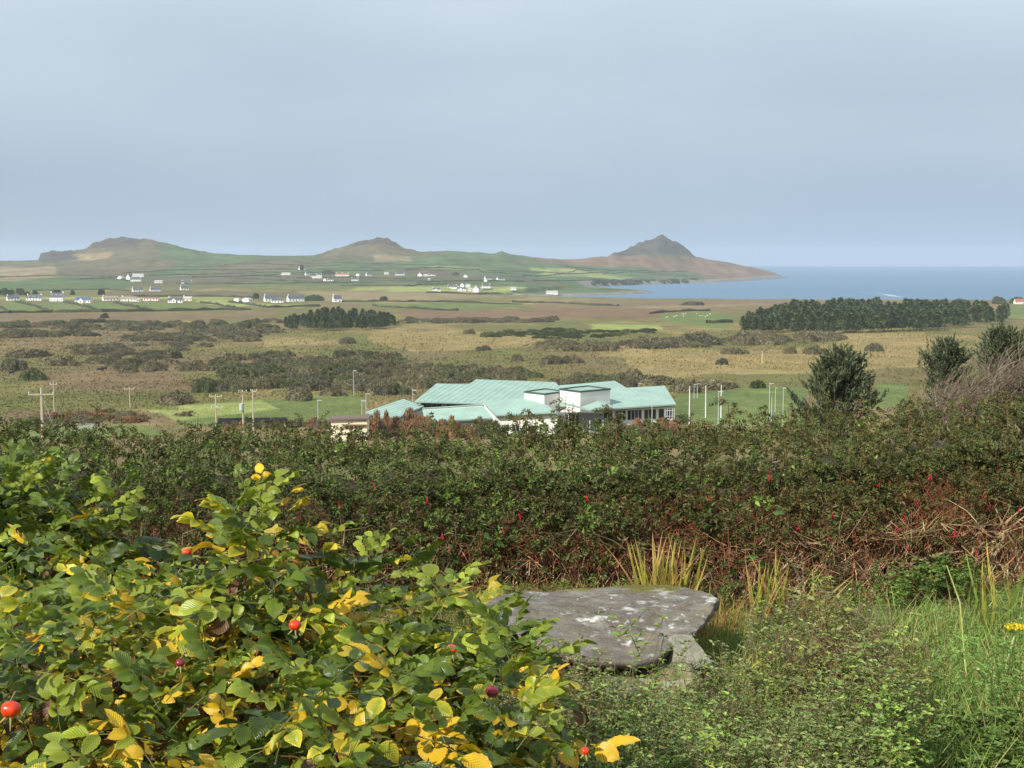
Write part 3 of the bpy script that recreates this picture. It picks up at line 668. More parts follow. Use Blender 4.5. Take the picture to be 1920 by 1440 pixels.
upole('wooden pole with two crossarms at the end of the black hoarding', 402, 292, 741, [(.25, 1.35, 0, 0), (2.6, 1.2, .2, 0)], .17)
upole('wooden pole carrying a grey transformer in front of the black hoarding', 453, 286, 733, [(.2, .95, 0, .5)], .18, box=True)
upole('wooden pole with angled crossarm just beside the transformer pole', 472, 284, 730, [(.35, .8, .2, -.6)], .17)
def lamp(label, px, d, ytop, arm=0.9, r=.07, head=True, hidden=None, name='lamp_post', cat='lamp post', group='slender lamp posts round the building', mat=None):
    p = on(px, d); H = pt(px, ytop, d)[2] - p[2]
    t = thing(name, label, cat, p, 0, group)
    g = Geo(); g.tube([[0, 0, -.6], [0, 0, H * .5], [0, 0, H]], [r * 1.3, r, r * .75], 8); obj('pole', g.mesh('pole', mat or M_METAL), t)
    if head:
        g = Geo(); g.hexa(np.array([[-.12, -.13, H - .02], [arm, -.1, H + .02], [arm, .1, H + .02], [-.12, .13, H - .02], [-.12, -.1, H + .12], [arm, -.06, H + .1], [arm, .06, H + .1], [-.12, .1, H + .12]])); obj('lamp_head', g.mesh('lamp_head', M_METAL), t)
lamp('lamp post standing alone on the grass right of the black hoarding', 594, 300, 751)
lamp('lamp post high among the scrub behind the left end of the building', 662, 385, 695)
lamp('shorter of the two lamp posts beside the cream hut', 677, 286, 752)
lamp('taller of the two lamp posts beside the cream hut', 685, 300, 739)
lamp('lamp post between the low left roof and the main green roof', 773, 318, 732)
lamp('lamp post showing above the ridge of the right-hand green roof', 1199, 345, 719)
lamp('lamp post in front of the eaves of the right-hand green roof', 1224, 284, 743)
lamp('lamp post with small head farthest back beside the pitch netting', 1309, 372, 720, .6)
lamp('lamp post standing close behind the leftmost white goal pole', 1303, 368, 721, .6, .06)
lamp('lamp post in front of the two tall goal poles', 1349, 268, 735)
lamp('tallest lamp post near the lone wind-swept conifer', 1445, 300, 720)
lamp('thin lamp post between the two taller ones near the conifer', 1456, 330, 728, .5)
lamp('lamp post nearest the wind-swept conifer', 1471, 285, 728)
lamp('plain short post beside the tallest lamp post near the conifer', 1449.5, 262, 745, head=False)
M_GOAL = mat_plain('white_paint', srgb(228, 228, 224), .5, .04)
lamp('tall white goal pole nearest the end of the green roof', 1294.5, 300, 724, head=False, r=.11, name='goal_pole', cat='goal pole', group='white goal poles on the pitch', mat=M_GOAL)
lamp('white goal pole standing in the middle of the three', 1325, 318, 723, head=False, r=.11, name='goal_pole', cat='goal pole', group='white goal poles on the pitch', mat=M_GOAL)
lamp('white goal pole farthest from the green roof', 1354, 318, 721, head=False, r=.11, name='goal_pole', cat='goal pole', group='white goal poles on the pitch', mat=M_GOAL)
lamp('single pale pole standing out in the golden grassland', 1430, 540, 657, head=False, r=.13, name='marker_pole', cat='pole', group=None, mat=mat_plain('cream_pole', srgb(214, 200, 160), .7))
p = on(1350, 350); net = thing('goal_net', 'green netted goal standing at the back of the pitch', 'goal', p)
g = Geo(); M_NET = mat_plain('green_net', srgb(86, 138, 116), .8)
for x in (-3.2, 3.2): g.tube([[x, 0, -.4], [x, 0, 2.4]], .07, 6)
g.tube([[-3.2, 0, 2.4], [3.2, 0, 2.4]], .05, 6); obj('goal_frame', g.mesh('goal_frame', M_NET), net)
g = Geo()
for x in np.arange(-3.1, 3.2, .3): g.tube([[x, 0.1, 2.35], [x, 1.4, -.2]], .018, 3)
for k in range(7): g.tube([[-3.1, .1 + k * .2, 2.3 - k * .38], [3.1, .1 + k * .2, 2.3 - k * .38]], .018, 3)
obj('net', g.mesh('net', M_NET), net)
# ------------------------------------------------------------------ scrub bushes
M_SCRUB = mat_veg('scrub_twigs', 0.8, 0.12, 0.25, 0.6, 0.15, 0.35, 0.16)
WILLOW = srgb(126, 116, 90); WILLOW2 = srgb(110, 108, 78); GORSE = srgb(88, 98, 62); RUST = srgb(168, 120, 78); DARKB = srgb(100, 94, 78)
def ico(sub=1):
    t = (1 + 5 ** .5) / 2
    v = np.array([[-1, t, 0], [1, t, 0], [-1, -t, 0], [1, -t, 0], [0, -1, t], [0, 1, t], [0, -1, -t], [0, 1, -t], [t, 0, -1], [t, 0, 1], [-t, 0, -1], [-t, 0, 1]], float)
    f = [(0, 11, 5), (0, 5, 1), (0, 1, 7), (0, 7, 10), (0, 10, 11), (1, 5, 9), (5, 11, 4), (11, 10, 2), (10, 7, 6), (7, 1, 8), (3, 9, 4), (3, 4, 2), (3, 2, 6), (3, 6, 8), (3, 8, 9), (4, 9, 5), (2, 4, 11), (6, 2, 10), (8, 6, 7), (9, 8, 1)]
    v /= np.linalg.norm(v, axis=1)[:, None]
    for _ in range(sub):
        v = list(map(tuple, v)); c = {}; nf = []
        def mid(a, b):
            k = (min(a, b), max(a, b))
            if k not in c:
                m = (np.array(v[a]) + np.array(v[b])); m /= np.linalg.norm(m); c[k] = len(v); v.append(tuple(m))
            return c[k]
        for a, b, d in f:
            x, y, z = mid(a, b), mid(b, d), mid(d, a); nf += [(a, x, z), (b, y, x), (d, z, y), (x, y, z)]
        f = nf; v = np.array(v)
    return np.asarray(v), np.array(f)
ICO1 = ico(1); ICO2 = ico(2)
def bush_mesh(name, seed, cols, n=1500, lobes=9, twig=0.13, flat=1.0):
    g_ = np.random.default_rng(seed); g = Geo()
    cx = np.c_[g_.uniform(-.62, .62, lobes), g_.uniform(-.62, .62, lobes), np.zeros(lobes)]
    R = g_.uniform(.34, .52, lobes); hz = g_.uniform(.62, 1.0, lobes) * (1 - 0.45 * np.hypot(cx[:, 0], cx[:, 1]) ** 2)
    for i in range(lobes):
        v = ICO1[0] * [R[i] * .9, R[i] * .9, hz[i] * .9] + cx[i]; v = v * (1 + (g_.random((len(v), 1)) - .5) * .12)
        g.add(v, tris=ICO1[1], col=cols[0] * .9)
    d = rdir(n * 2, -0.05, 1, g_); k = g_.integers(0, lobes, n * 2)
    p = cx[k] + d * np.c_[R[k], R[k], hz[k]]
    ins = np.zeros(len(p), bool)
    for i in range(lobes):
        q = (p - cx[i]) / [R[i], R[i], hz[i]]; ins |= (np.einsum('ij,ij->i', q, q) < 0.80)
    p = p[~ins][:n]; d = d[~ins][:n]; m = len(p)
    td = d * .7 + rdir(m, -.3, 1, g_) * .7 + [0, 0, .35]
    M = frames(td, g_.uniform(0, 6.3, m)); s = g_.uniform(.6, 1.4, m) * twig
    M = M * np.stack([s * .42, s, s], 1)[:, None, :]
    mixv = g_.random(m)[:, None]; cm = cols[0] + (cols[1] - cols[0]) * mixv
    cm = cm * g_.uniform(.75, 1.25, (m, 1))
    g.tile(np.array([[-.5, -.35, 0], [.5, -.3, 0], [.12, 1, .1], [-.2, .7, .15]]), None, [(0, 1, 2, 3)], M, p - d * .02, None, cm)
    return g.mesh(name, M_SCRUB)
BUSH = {
    'w': [bush_mesh('willow_bush', 100 + i, (WILLOW, WILLOW2)) for i in range(4)],
    'd': [bush_mesh('dark_bush', 200 + i, (DARKB, WILLOW2)) for i in range(3)],
    'g': [bush_mesh('green_bush', 300 + i, (GORSE, WILLOW2)) for i in range(3)],
    'r': [bush_mesh('rust_bush', 400 + i, (RUST, WILLOW), 900, 6, .24) for i in range(2)],
    'p': [bush_mesh('gorse_bush', 500 + i, (srgb(64, 74, 44), GORSE)) for i in range(2)],
}
brng = np.random.default_rng(55)
def put_bush(parent, kind, p, w, h, name='bush', label=None, group=None):
    me = BUSH[kind][brng.integers(0, len(BUSH[kind]))]
    o = obj(name, me, None, (p[0], p[1], p[2] - h * .08), (0, 0, brng.uniform(0, 6.28)), (w / 2 * 1.05, w / 2 * 1.05 * brng.uniform(.8, 1.1), h))
    return o
# single bushes: centre px, base py, width px, height px, kind, label
SINGLE = [
    (1375, 664, 52, 15, 'w', 'wide low grey-brown bush left of the pale marker pole'), (1354, 684, 27, 13, 'd', 'small round dark bush below the wide one near the marker pole'),
    (1481, 662, 27, 14, 'w', 'small round bush right of the marker pole'), (1523, 664, 42, 20, 'w', 'rounded bush just above the tip of the wind-swept conifer'),
    (1643, 658, 44, 17, 'd', 'low dark bush in golden grass below the plantation edge'), (908, 657, 30, 11, 'd', 'small dark bush alone in the golden grass above the main roof'),
    (655, 644, 34, 14, 'd', 'solitary dark bush below the front of the small pine copse'), (970, 677, 27, 13, 'd', 'dark bush in the grass directly above the main roof ridge'),
    (1190, 716, 46, 27, 'w', 'tall round bush rising behind the right-hand roof'), (1212, 650, 72, 20, 'w', 'broad bush in the row between the thickets below the plantation'),
    (1313, 647, 84, 24, 'd', 'big dark rounded bush left of the long plantation'), (1400, 641, 60, 20, 'w', 'rounded bush in front of the left end of the long plantation'),
    (198, 596, 24, 9, 'p', 'small dark green bush at the edge of the green fields'), (25, 694, 52, 27, 'd', 'large round bush near the black cow at the field edge'),
    (66, 712, 52, 24, 'g', 'green rounded bush standing in front of the big round one'), (60, 668, 86, 15, 'w', 'long low bush on the moor above the round ones'),
    (322, 671, 42, 18, 'd', 'compact dark bush at the top of the middle scrub'), (152, 664, 50, 12, 'w', 'flat bush on the moor left of the compact dark one'),
    (172, 655, 30, 11, 'w', 'little bush at the far end of the flat one'), (1092, 727, 44, 26, 'g', 'green bush squeezed behind the middle of the roofs'),
    (333, 757, 80, 26, 'w', 'brown bush in the rushes behind the black hoarding'), (565, 750, 50, 24, 'w', 'brown bush beside the lone lamp post on the grass'),
    (620, 742, 46, 18, 'w', 'smaller brown bush behind the lone lamp post'), (1420, 727, 40, 14, 'p', 'dark green bush behind the pitch near the tallest lamp post'), (1345, 727, 90, 17, 'w', 'brown scrub bush along the far edge of the pitch'),
    (1290, 735, 60, 26, 'w', 'tall brown scrub bush at the far end of the right-hand roof'), (1230, 720, 90, 20, 'w', 'brown scrub bush peeping over the end of the right-hand roof'), (1070, 681, 44, 16, 'w', 'brown bush right end of the dark row above the roofs'),
    (1035, 682, 50, 16, 'd', 'dark bush left end of the row above the roofs'), (470, 640, 60, 10, 'w', 'low bush on the moor below the left end of the copse'), (770, 600, 26, 8, 'd', 'small dark bush on the red heath right of the copse'), (800, 602, 20, 7, 'w', 'tiny bush beside the small dark one on the red heath'),
    (880, 626, 26, 10, 'w', 'round bush at the left tip of the dark gorse'), (1300, 572, 50, 7, 'd', 'far low bush on the heath near the shore'), (245, 686, 60, 22, 'w', 'bush in the middle scrub near the two black cows'), (110, 686, 70, 20, 'w', 'spreading bush between the round bush and the cows'),
]
for cx, by, w, h, k, lab in SINGLE:
    p = at(cx, by); s = p[1] / F
    o = put_bush(None, k, p, w * s, h * s * 1.12, 'scrub_bush'); tag(o, lab, 'bush', 'scrub bushes standing apart on the moor')
# thickets: a polygon of bush feet in photo pixels
def thicket(label, poly, n, kinds, wm, hm, dmin=200):
    P = np.array(poly, float); x0, y0 = P.min(0); x1, y1 = P.max(0)
    c = at(*P.mean(0), dmin); t = thing('scrub_thicket', label, 'thicket', c, 0, 'thickets of bare willow scrub', 'stuff')
    k = 0; tries = 0
    while k < n and tries < n * 40:
        tries += 1
        px, py = brng.uniform(x0, x1), brng.uniform(y0, y1)
        if not inpoly(np.array([px]), np.array([py]), P)[0]: continue
        p = at(px, py, dmin); w = wm * brng.uniform(.6, 1.3); h = hm * .86 * brng.uniform(.6, 1.25)
        o = put_bush(t, kinds[brng.integers(0, len(kinds))], p - c, w, h); o.parent = t; k += 1
thicket('broad grey-brown willow thicket behind the left half of the green roofs', [(690, 738), (640, 712), (700, 690), (860, 690), (1000, 700), (1040, 712), (900, 716), (800, 724), (770, 742)], 75, 'wwgd', 8, 4.0)
thicket('greenish willow thicket spreading above the transformer pole', [(370, 738), (380, 715), (480, 690), (640, 690), (700, 700), (680, 728), (560, 735), (450, 740)], 70, 'ggwd', 9, 4.2)
thicket('upper grey thicket stretching across the middle of the moor', [(330, 690), (420, 676), (600, 664), (760, 672), (780, 690), (600, 694), (420, 706)], 75, 'wwgd', 8.5, 3.6)
thicket('dark thicket behind the right-hand roofs up to the tall round bush', [(1040, 718), (1120, 708), (1200, 722), (1180, 734), (1060, 736)], 26, 'wdg', 8, 4.0)
thicket('cluster of grey bushes around the two black cows', [(150, 692), (180, 676), (260, 668), (330, 680), (300, 695), (230, 698)], 22, 'wd', 8, 3.4)
thicket('long grey band of scrub below the houses and green fields', [(0, 608), (160, 603), (360, 606), (520, 604), (520, 618), (340, 622), (0, 616)], 90, 'wwdg', 15, 4.2)
thicket('second dark band of scrub crossing the moor at the picture edge', [(0, 622), (160, 622), (170, 630), (60, 634), (0, 634)], 30, 'wd', 14, 4.2)
thicket('brown scrub strip running up to the small pine copse', [(210, 630), (360, 624), (520, 618), (540, 624), (420, 640), (210, 640)], 60, 'wwd', 13, 3.4)
thicket('low scattered scrub on the open moor above the thickets', [(120, 652), (340, 642), (430, 650), (380, 662), (200, 668)], 24, 'wd', 11, 2.6)
thicket('dark green gorse spreading in front of the red heath', [(900, 632), (940, 622), (1040, 617), (1130, 622), (1240, 617), (1250, 624), (1120, 634), (1000, 637)], 70, 'pppg', 9, 2.2)
thicket('long row of grey bushes in the middle of the plain', [(760, 603), (860, 601), (1048, 600), (1048, 604), (860, 606), (760, 606)], 34, 'wd', 15, 4.0)
thicket('big grey hedge-like thicket above the roofs and golden grass', [(990, 657), (1040, 650), (1160, 650), (1165, 656), (1080, 662)], 26, 'w', 12, 4.6)
thicket('long rounded brown thicket in front of the long plantation', [(1370, 643), (1420, 635), (1560, 632), (1572, 636), (1540, 643), (1400, 648)], 34, 'w', 13, 5.5)
thicket('grey bushes between the gorse and the plantation corner', [(1160, 644), (1260, 636), (1360, 640), (1350, 650), (1200, 654)], 26, 'wd', 11, 3.6)
thicket('rust-brown willow shrubs in front of the left end of the building', [(695, 815), (800, 813), (800, 822), (700, 824)], 20, 'rrw', 4.2, 5.0, 250)
thicket('dull brown shrubs growing before the low left roof', [(800, 815), (930, 813), (930, 822), (800, 824)], 18, 'wrg', 4.0, 4.2, 250)
thicket('reddish hedge of shrubs below the windows of the right-hand wing', [(1170, 812), (1280, 810), (1280, 818), (1170, 820)], 16, 'rw', 3.6, 3.4, 250)
thicket('dark bracken and bramble below the rushes at the picture edge', [(0, 790), (130, 778), (330, 772), (400, 782), (300, 792), (60, 800)], 36, 'wrw', 5, 1.5)
thicket('brambles along the foot of the black hoarding', [(400, 802), (440, 797), (600, 797), (610, 803), (420, 808)], 18, 'rw', 4, 2.0, 262)

# ------------------------------------------------------------------ pine plantations
M_NEEDLE = mat_veg('pine_needles', 0.7, 0.10, 0.25, 0.4, 0.2, 0.4, 0.22); M_BARK = mat_plain('bark', srgb(112, 96, 80), .9, .25, 3, stretch=(4, 4, .5))
def pine_mesh(seed, n=520):
    g_ = np.random.default_rng(seed); g = Geo(); H = 1.0
    t = g_.random(n) ** .8; z = .16 + .84 * t; prof = (1 - t) ** .5 * .29 * (1 + .18 * np.sin(t * 40 + g_.uniform(0, 6))) + .018
    a = g_.uniform(0, 6.28, n); lob = 1 + .22 * np.sin(a * 3 + g_.uniform(0, 6)) ; r = prof * lob * g_.uniform(.55, 1.05, n)
    p = np.c_[r * np.cos(a), r * np.sin(a), z]
    d = np.c_[np.cos(a), np.sin(a), g_.uniform(-.2, .9, n)] + rdir(n, -1, 1, g_) * .4
    M = frames(d, g_.uniform(-.8, .8, n)); s = g_.uniform(.6, 1.3, n) * .075; M = M * np.stack([s * .75, s, s], 1)[:, None, :]
    cm = (srgb(72, 88, 58) + (srgb(108, 118, 78) - srgb(72, 88, 58)) * g_.random((n, 1))) * g_.uniform(.75, 1.2, (n, 1))
    g.tile(np.array([[-.6, -.5, 0], [.6, -.5, 0], [.35, .7, .1], [-.1, 1.1, .2]]), None, [(0, 1, 2, 3)], M, p, None, cm)
    v = ICO2[0].copy(); tz = (v[:, 2] + 1) / 2; v = np.c_[v[:, 0] * .2 * (1 - tz * .8), v[:, 1] * .2 * (1 - tz * .8), .2 + tz * .7]
    g.add(v, tris=ICO2[1], col=srgb(70, 82, 56)); return g.mesh('pine_crown', M_NEEDLE)
PINES = [pine_mesh(600 + i) for i in range(5)]
g = Geo(); g.tube([[0, 0, -.06], [0, 0, .3], [0.004, 0, .75]], [.016, .013, .005], 6); PTRUNK = g.mesh('pine_trunk', M_BARK)
prng = np.random.default_rng(77)
def pine(p, h, label, group, name='pine_tree'):
    t = thing(name, label, 'tree', p, prng.uniform(0, 6.28), group); s = h * prng.uniform(.92, 1.12)
    obj('crown', PINES[prng.integers(0, 5)], t, None, (prng.uniform(-.05, .05), prng.uniform(-.05, .05), 0), (s, s, h)); obj('trunk', PTRUNK, t, None, None, (h, h, h))
def wood(poly, n, hfun, label, group):
    """foot positions in photo px; most trees near the front edge"""
    P = np.array(poly, float); x0, y0 = P.min(0); x1, y1 = P.max(0); k = 0; pts = []
    tries = 0
    while k < n and tries < 30000:
        tries += 1
        px, py = prng.uniform(x0, x1), y1 - (y1 - y0) * prng.random()
        if not inpoly(np.array([px]), np.array([py]), P)[0]: continue
        p = at(px, py)
        if any((p[0] - q[0]) ** 2 + (p[1] - q[1]) ** 2 < 3.0 ** 2 for q in pts): continue
        pts.append(p); k += 1
        pine(p, hfun(px) * .82 * p[1] / F * prng.uniform(.93, 1.05), label, group)
wood([(523, 618), (545, 606), (640, 600), (738, 604), (744, 612), (700, 619), (600, 622)], 110, lambda x: tab(x, [(520, 14), (550, 24), (600, 32), (700, 30), (735, 22), (745, 12)]), 'dark pine in the small copse in the middle of the moor', 'pines of the small copse')
wood([(1372, 624), (1400, 610), (1500, 596), (1700, 594), (1890, 597), (1900, 606), (1760, 620), (1580, 627), (1570, 630)], 235, lambda x: tab(x, [(1370, 18), (1400, 32), (1480, 44), (1600, 46), (1800, 42), (1880, 38), (1900, 30)]), 'tall dark pine in the long plantation by the shore', 'pines of the long plantation')
wood([(0, 553), (20, 551), (50, 552), (56, 555), (0, 556)], 26, lambda x: 14 if x < 45 else 9, 'far dark tree in the grove behind the front row of houses', 'trees of the far grove')
for (cx, by, w, h, lab) in [(66, 552, 12, 8, 'far tree behind the slate-roofed cottage'), (106, 550, 26, 7, 'far bushy tree behind the big dark-roofed house'), (190, 552, 64, 9, 'far dark row of trees behind the thatched terrace'), (137, 553, 16, 8, 'far tree between the dark-roofed house and the gabled bungalow'),
                            (420, 556, 200, 6, None), (480, 560, 14, 10, 'far tree beside the two little white sheds'), (590, 564, 36, 12, 'far bare trees between the two white gabled houses'), (566, 506, 14, 9, 'far dark trees above the hill village'), (615, 514, 26, 8, 'far trees in the middle of the hill village'),
                            (855, 516, 22, 6, 'far trees right of the hill village'), (720, 563, 20, 7, 'far dark mound of trees in the pale pasture'), (1870, 570, 60, 13, 'far rounded trees beyond the plantation end'), (1908, 569, 26, 13, 'far trees by the red-roofed barn'), (1800, 571, 60, 10, 'far row of trees behind the plantation')]:
    p = at(cx, by); s = p[1] / F
    if lab is None: continue
    t = thing('far_tree', lab, 'tree', p, 0, 'far broadleaved trees')
    o = obj('crown', BUSH['p'][brng.integers(0, 2)], t, (0, 0, h * s * .1), (0, 0, brng.uniform(0, 6)), (w * s / 2, 4, h * s)); g = Geo(); g.tube([[0, 0, -.5], [0, 0, h * s * .4]], [.3, .2], 6); obj('trunk', g.mesh('trunk', M_BARK), t)

# ------------------------------------------------------------------ far houses
M_SLATE = mat_plain('slate', srgb(84, 88, 96), .7, .15, .5); M_SLATEB = mat_plain('blue_slate', srgb(80, 96, 124), .6, .12, .5); M_THATCH = mat_plain('brown_roof', srgb(146, 134, 118), .9, .12, .5)
M_REDR = mat_plain('red_roof', srgb(156, 92, 76), .8, .12, .5); M_PALER = mat_plain('pale_roof', srgb(176, 172, 164), .8, .1, .5); M_CREAM = mat_plain('cream_render', srgb(232, 224, 196), .85, .05)
M_HWHITE = mat_plain('house_white', srgb(240, 240, 234), .85, .04)
HOUSES = [  # x0, x1, y top, y base, roof, style (b broadside, g gable to the camera, l gable to the left), chimneys, label
    (13, 36, 553.5, 563, 'S', 'l', 1, 'low white cottage with white left gable at the row end by the grove'), (51, 79, 551, 563, 'S', 'b', 2, 'white cottage with broad dark slate roof between grove and big house'),
    (95, 120, 546, 564.5, 'S', 'b', 2, 'big dark-roofed house with white gable ends and dormers in the front row'), (142, 171, 555, 568, 'B', 'f', 0, 'white bungalow with projecting front gable and blue slate roof'),
    (192, 222, 555, 563.5, 'T', 'l', 1, 'long low white cottage with pale brown roof, first of the terrace pair'), (228, 258, 556, 564.5, 'T', 'b', 1, 'long low white cottage with pale brown roof, second of the terrace pair'),
    (270, 298, 558, 563.5, 'R', 'b', 0, 'low reddish-roofed shed at the end of the brown terrace'), (316, 343, 556, 567.5, 'S', 'f', 1, 'white house with dark roof and front gable in the middle of the row'),
    (344, 361, 556, 564, 'P', 'b', 1, 'cream cottage joined to the gabled white house'), (440, 451, 559, 565.5, 'P', 'g', 0, 'little white gabled shed, first of the pair on the green field'), (456, 471, 559, 565.5, 'P', 'g', 0, 'little white gabled shed, second of the pair on the green field'),
    (495, 519, 553, 565, 'S', 'l', 1, 'white steep-gabled house with dark roof left of the copse'), (510, 533, 561, 567.5, 'S', 'b', 0, 'low white annex in front of the steep-gabled house'), (538, 570, 553, 565, 'S', 'l', 1, 'second white steep-gabled house with long dark roof above the copse'),
    (624, 640, 553, 566, 'S', 'l', 1, 'white steep-gabled house standing alone at the end of the row'), (257, 263, 562.5, 566, 'P', 'b', 0, 'tiny white shed on the field below the brown terrace'),
    (248, 268, 538.5, 546.5, 'S', 'l', 1, 'white cottage on the brown slope, first of three in line'), (281, 302, 539, 546, 'S', 'l', 1, 'white cottage on the brown slope, second of three in line'), (338, 353, 536, 544, 'S', 'l', 1, 'white cottage on the brown slope, third of three in line'),
    (341, 360, 526, 532, 'S', 'b', 2, 'white cottage with two chimneys above the three in line'), (290, 305, 526, 530.5, 'P', 'b', 0, 'small pale shed below the farm cluster'),
    (238, 247, 515, 524, 'S', 'g', 1, 'tall white farmhouse at the left of the farm cluster'), (246, 265, 519.5, 527.5, 'S', 'b', 2, 'white farmhouse in front of the farm cluster'), (249, 270, 512.5, 519, 'P', 'b', 1, 'grey-roofed farm building at the back of the cluster'), (222, 232, 517, 523, 'P', 'g', 0, 'small grey shed outside the farm cluster'),
    (528, 545, 511, 515.5, 'P', 'b', 0, 'long pale shed at the left edge of the hill village'), (560, 573, 500.5, 505.5, 'S', 'l', 1, 'highest white cottage of the hill village below the dark trees'), (572, 583, 511, 516, 'S', 'l', 1, 'white cottage below the highest one in the hill village'),
    (583, 604, 518, 521.5, 'P', 'b', 0, 'long low white building in the middle of the hill village'), (593, 603, 513.5, 517.5, 'S', 'b', 2, 'little white cottage behind the long low white building'), (607, 613, 521.5, 527, 'S', 'g', 0, 'narrow white gable below the hill village'), (614, 625, 523, 527, 'S', 'b', 1, 'white cottage beside the narrow white gable'),
    (629, 655, 511, 517.5, 'R', 'b', 3, 'long pinkish terrace with several chimneys in the hill village'), (668, 675, 513, 517.5, 'P', 'g', 0, 'small white block right of the pinkish terrace'), (686, 697, 511.5, 517, 'S', 'l', 1, 'white cottage next right of the small white block'), (720, 729, 510.5, 514.5, 'P', 'b', 0, 'bright flat white shed on the slope'),
    (741, 759, 512.5, 516, 'S', 'b', 2, 'long white cottage right of the bright flat shed'), (784, 793, 512, 518, 'S', 'g', 1, 'square white house at the right of the hill village'), (794, 803, 514.5, 518, 'P', 'b', 0, 'low shed touching the square white house'), (804, 816, 513.5, 517.5, 'S', 'f', 1, 'white gabled cottage ending the hill village'),
    (659, 672, 521, 526.5, 'S', 'b', 2, 'white cottage alone below the pinkish terrace'), (870, 878, 515, 520, 'S', 'g', 0, 'white house among dark trees above the bay hamlet'), (908, 921, 519, 524, 'S', 'l', 1, 'white gabled house above the bay, left of a similar one'), (908, 914, 524.5, 528, 'P', 'g', 0, 'tiny white shed under the left gabled house above the bay'),
    (931, 946, 520, 525, 'S', 'l', 1, 'white gabled house above the bay, right of a similar one'), (811, 826, 539, 545.5, 'S', 'f', 1, 'white house with small gable at the left of the bay hamlet'), (839, 856, 534.5, 540.5, 'S', 'b', 2, 'long white house with end chimneys at the back of the bay hamlet'), (864, 871, 532.5, 538.5, 'S', 'g', 0, 'small white gable at the back of the bay hamlet'),
    (873, 882, 534.5, 538, 'P', 'b', 0, 'pale shed beside the small gable in the bay hamlet'), (858, 874, 538.5, 545.5, 'S', 'f', 1, 'white gabled house in the middle of the bay hamlet'), (877, 886, 540.5, 546.5, 'P', 'b', 0, 'low white house right of the middle gable'), (888, 900, 539, 548.5, 'S', 'g', 1, 'brightest white house standing lowest in the bay hamlet'),
    (904, 919, 538, 543.5, 'S', 'b', 2, 'white house with chimneys at the right of the bay hamlet'), (957, 968, 539.5, 542.5, 'P', 'b', 0, 'small bright shed alone right of the bay hamlet'), (1024, 1046, 545, 550.5, 'P', 'b', 0, 'long pale shed at the edge of the inlet'), (802, 807, 523, 526, 'P', 'b', 0, 'single white speck of a shed below the hill village'),
    (1902, 1930, 559, 570, 'R', 'b', 0, 'red-roofed barn at the end of the plantation'),
]
ROOFS = {'S': M_SLATE, 'B': M_SLATEB, 'T': M_THATCH, 'R': M_REDR, 'P': M_PALER}
for (x0, x1, yt, yb, rf, st, ch, lab) in HOUSES:
    p = at((x0 + x1) / 2, yb); s = p[1] / F; w = (x1 - x0) * s; h = (yb - yt) * s
    chim = {0: (), 1: (-1,), 2: (-1, 1), 3: (-1, 0, 1)}[ch]
    wm = M_CREAM if 'cream' in lab else M_HWHITE
    big = 'big' in lab
    if st == 'b': gable_house('house', lab, *p, w, min(7.5, w * .6), max(2.6, h * (.42 if not big else .38)), max(1.4, h * .45), prng.uniform(-.12, .12), wm, ROOFS[rf], 'white houses of the far villages', chim, max(2, int(w / 3.2)), dorm=3 if big else 0)
    elif st == 'l': gable_house('house', lab, *p, w * .95, min(8, w * .65), max(2.6, h * .45), max(1.8, h * .5), prng.uniform(.35, .5), wm, ROOFS[rf], 'white houses of the far villages', chim, max(2, int(w / 3.2)))
    elif st == 'g': gable_house('house', lab, *p, w * 1.1, w * .9, max(2.6, h * .5), max(1.8, h * .48), math.pi / 2 - .25, wm, ROOFS[rf], 'white houses of the far villages', chim, 2)
    elif st == 'f': gable_house('house', lab, *p, w, min(7.5, w * .6), max(2.6, h * .42), max(1.5, h * .42), prng.uniform(-.1, .1), wm, ROOFS[rf], 'white houses of the far villages', chim, max(2, int(w / 3.2)), lean=(w * .16, 1.6, max(2.4, h * .38), -w * .08))

# ------------------------------------------------------------------ field banks (stone and earth, overgrown)
M_BANK = mat_veg('field_bank', .9, 0.0, .3, .2, .1, 0.0)
def bank(label, pts, w=2.6, h=1.7, col=srgb(66, 70, 50), name='field_bank'):
    W = [at(*p, 250) for p in pts]; L = []
    for a, b in zip(W[:-1], W[1:]):
        n = max(2, int(np.hypot(*(b - a)[:2]) / 9)); 
        for k in range(n): L.append(a + (b - a) * k / n)
    L.append(W[-1]); L = np.array(L); m = len(L)
    L[:, 2] = ground(L[:, 0], L[:, 1])
    T = np.gradient(L[:, :2], axis=0); T /= np.linalg.norm(T, axis=1)[:, None] + 1e-9; N = np.c_[-T[:, 1], T[:, 0]]
    hh = h * (.55 + .9 * prng.random(m)); ww = w * (.7 + .6 * prng.random(m))
    sec = [(-1, -.6), (-.75, .6), (-.2, 1.0), (.3, .95), (.8, .5), (1, -.6)]
    V = np.stack([np.c_[L[:, 0] + N[:, 0] * a * ww * .5, L[:, 1] + N[:, 1] * a * ww * .5, L[:, 2] + b * hh] for a, b in sec], 1)
    k = len(sec); q = [(i * k + j, (i + 1) * k + j, (i + 1) * k + j + 1, i * k + j + 1) for i in range(m - 1) for j in range(k - 1)]
    g = Geo(); c = np.repeat(col * (.7 + .6 * prng.random((m, 1))), k, axis=0); g.add(V.reshape(-1, 3) - W[0], quads=q, col=c)
    tag(obj(name, g.mesh(name, M_BANK), None, W[0]), label, 'field bank', 'overgrown field banks')
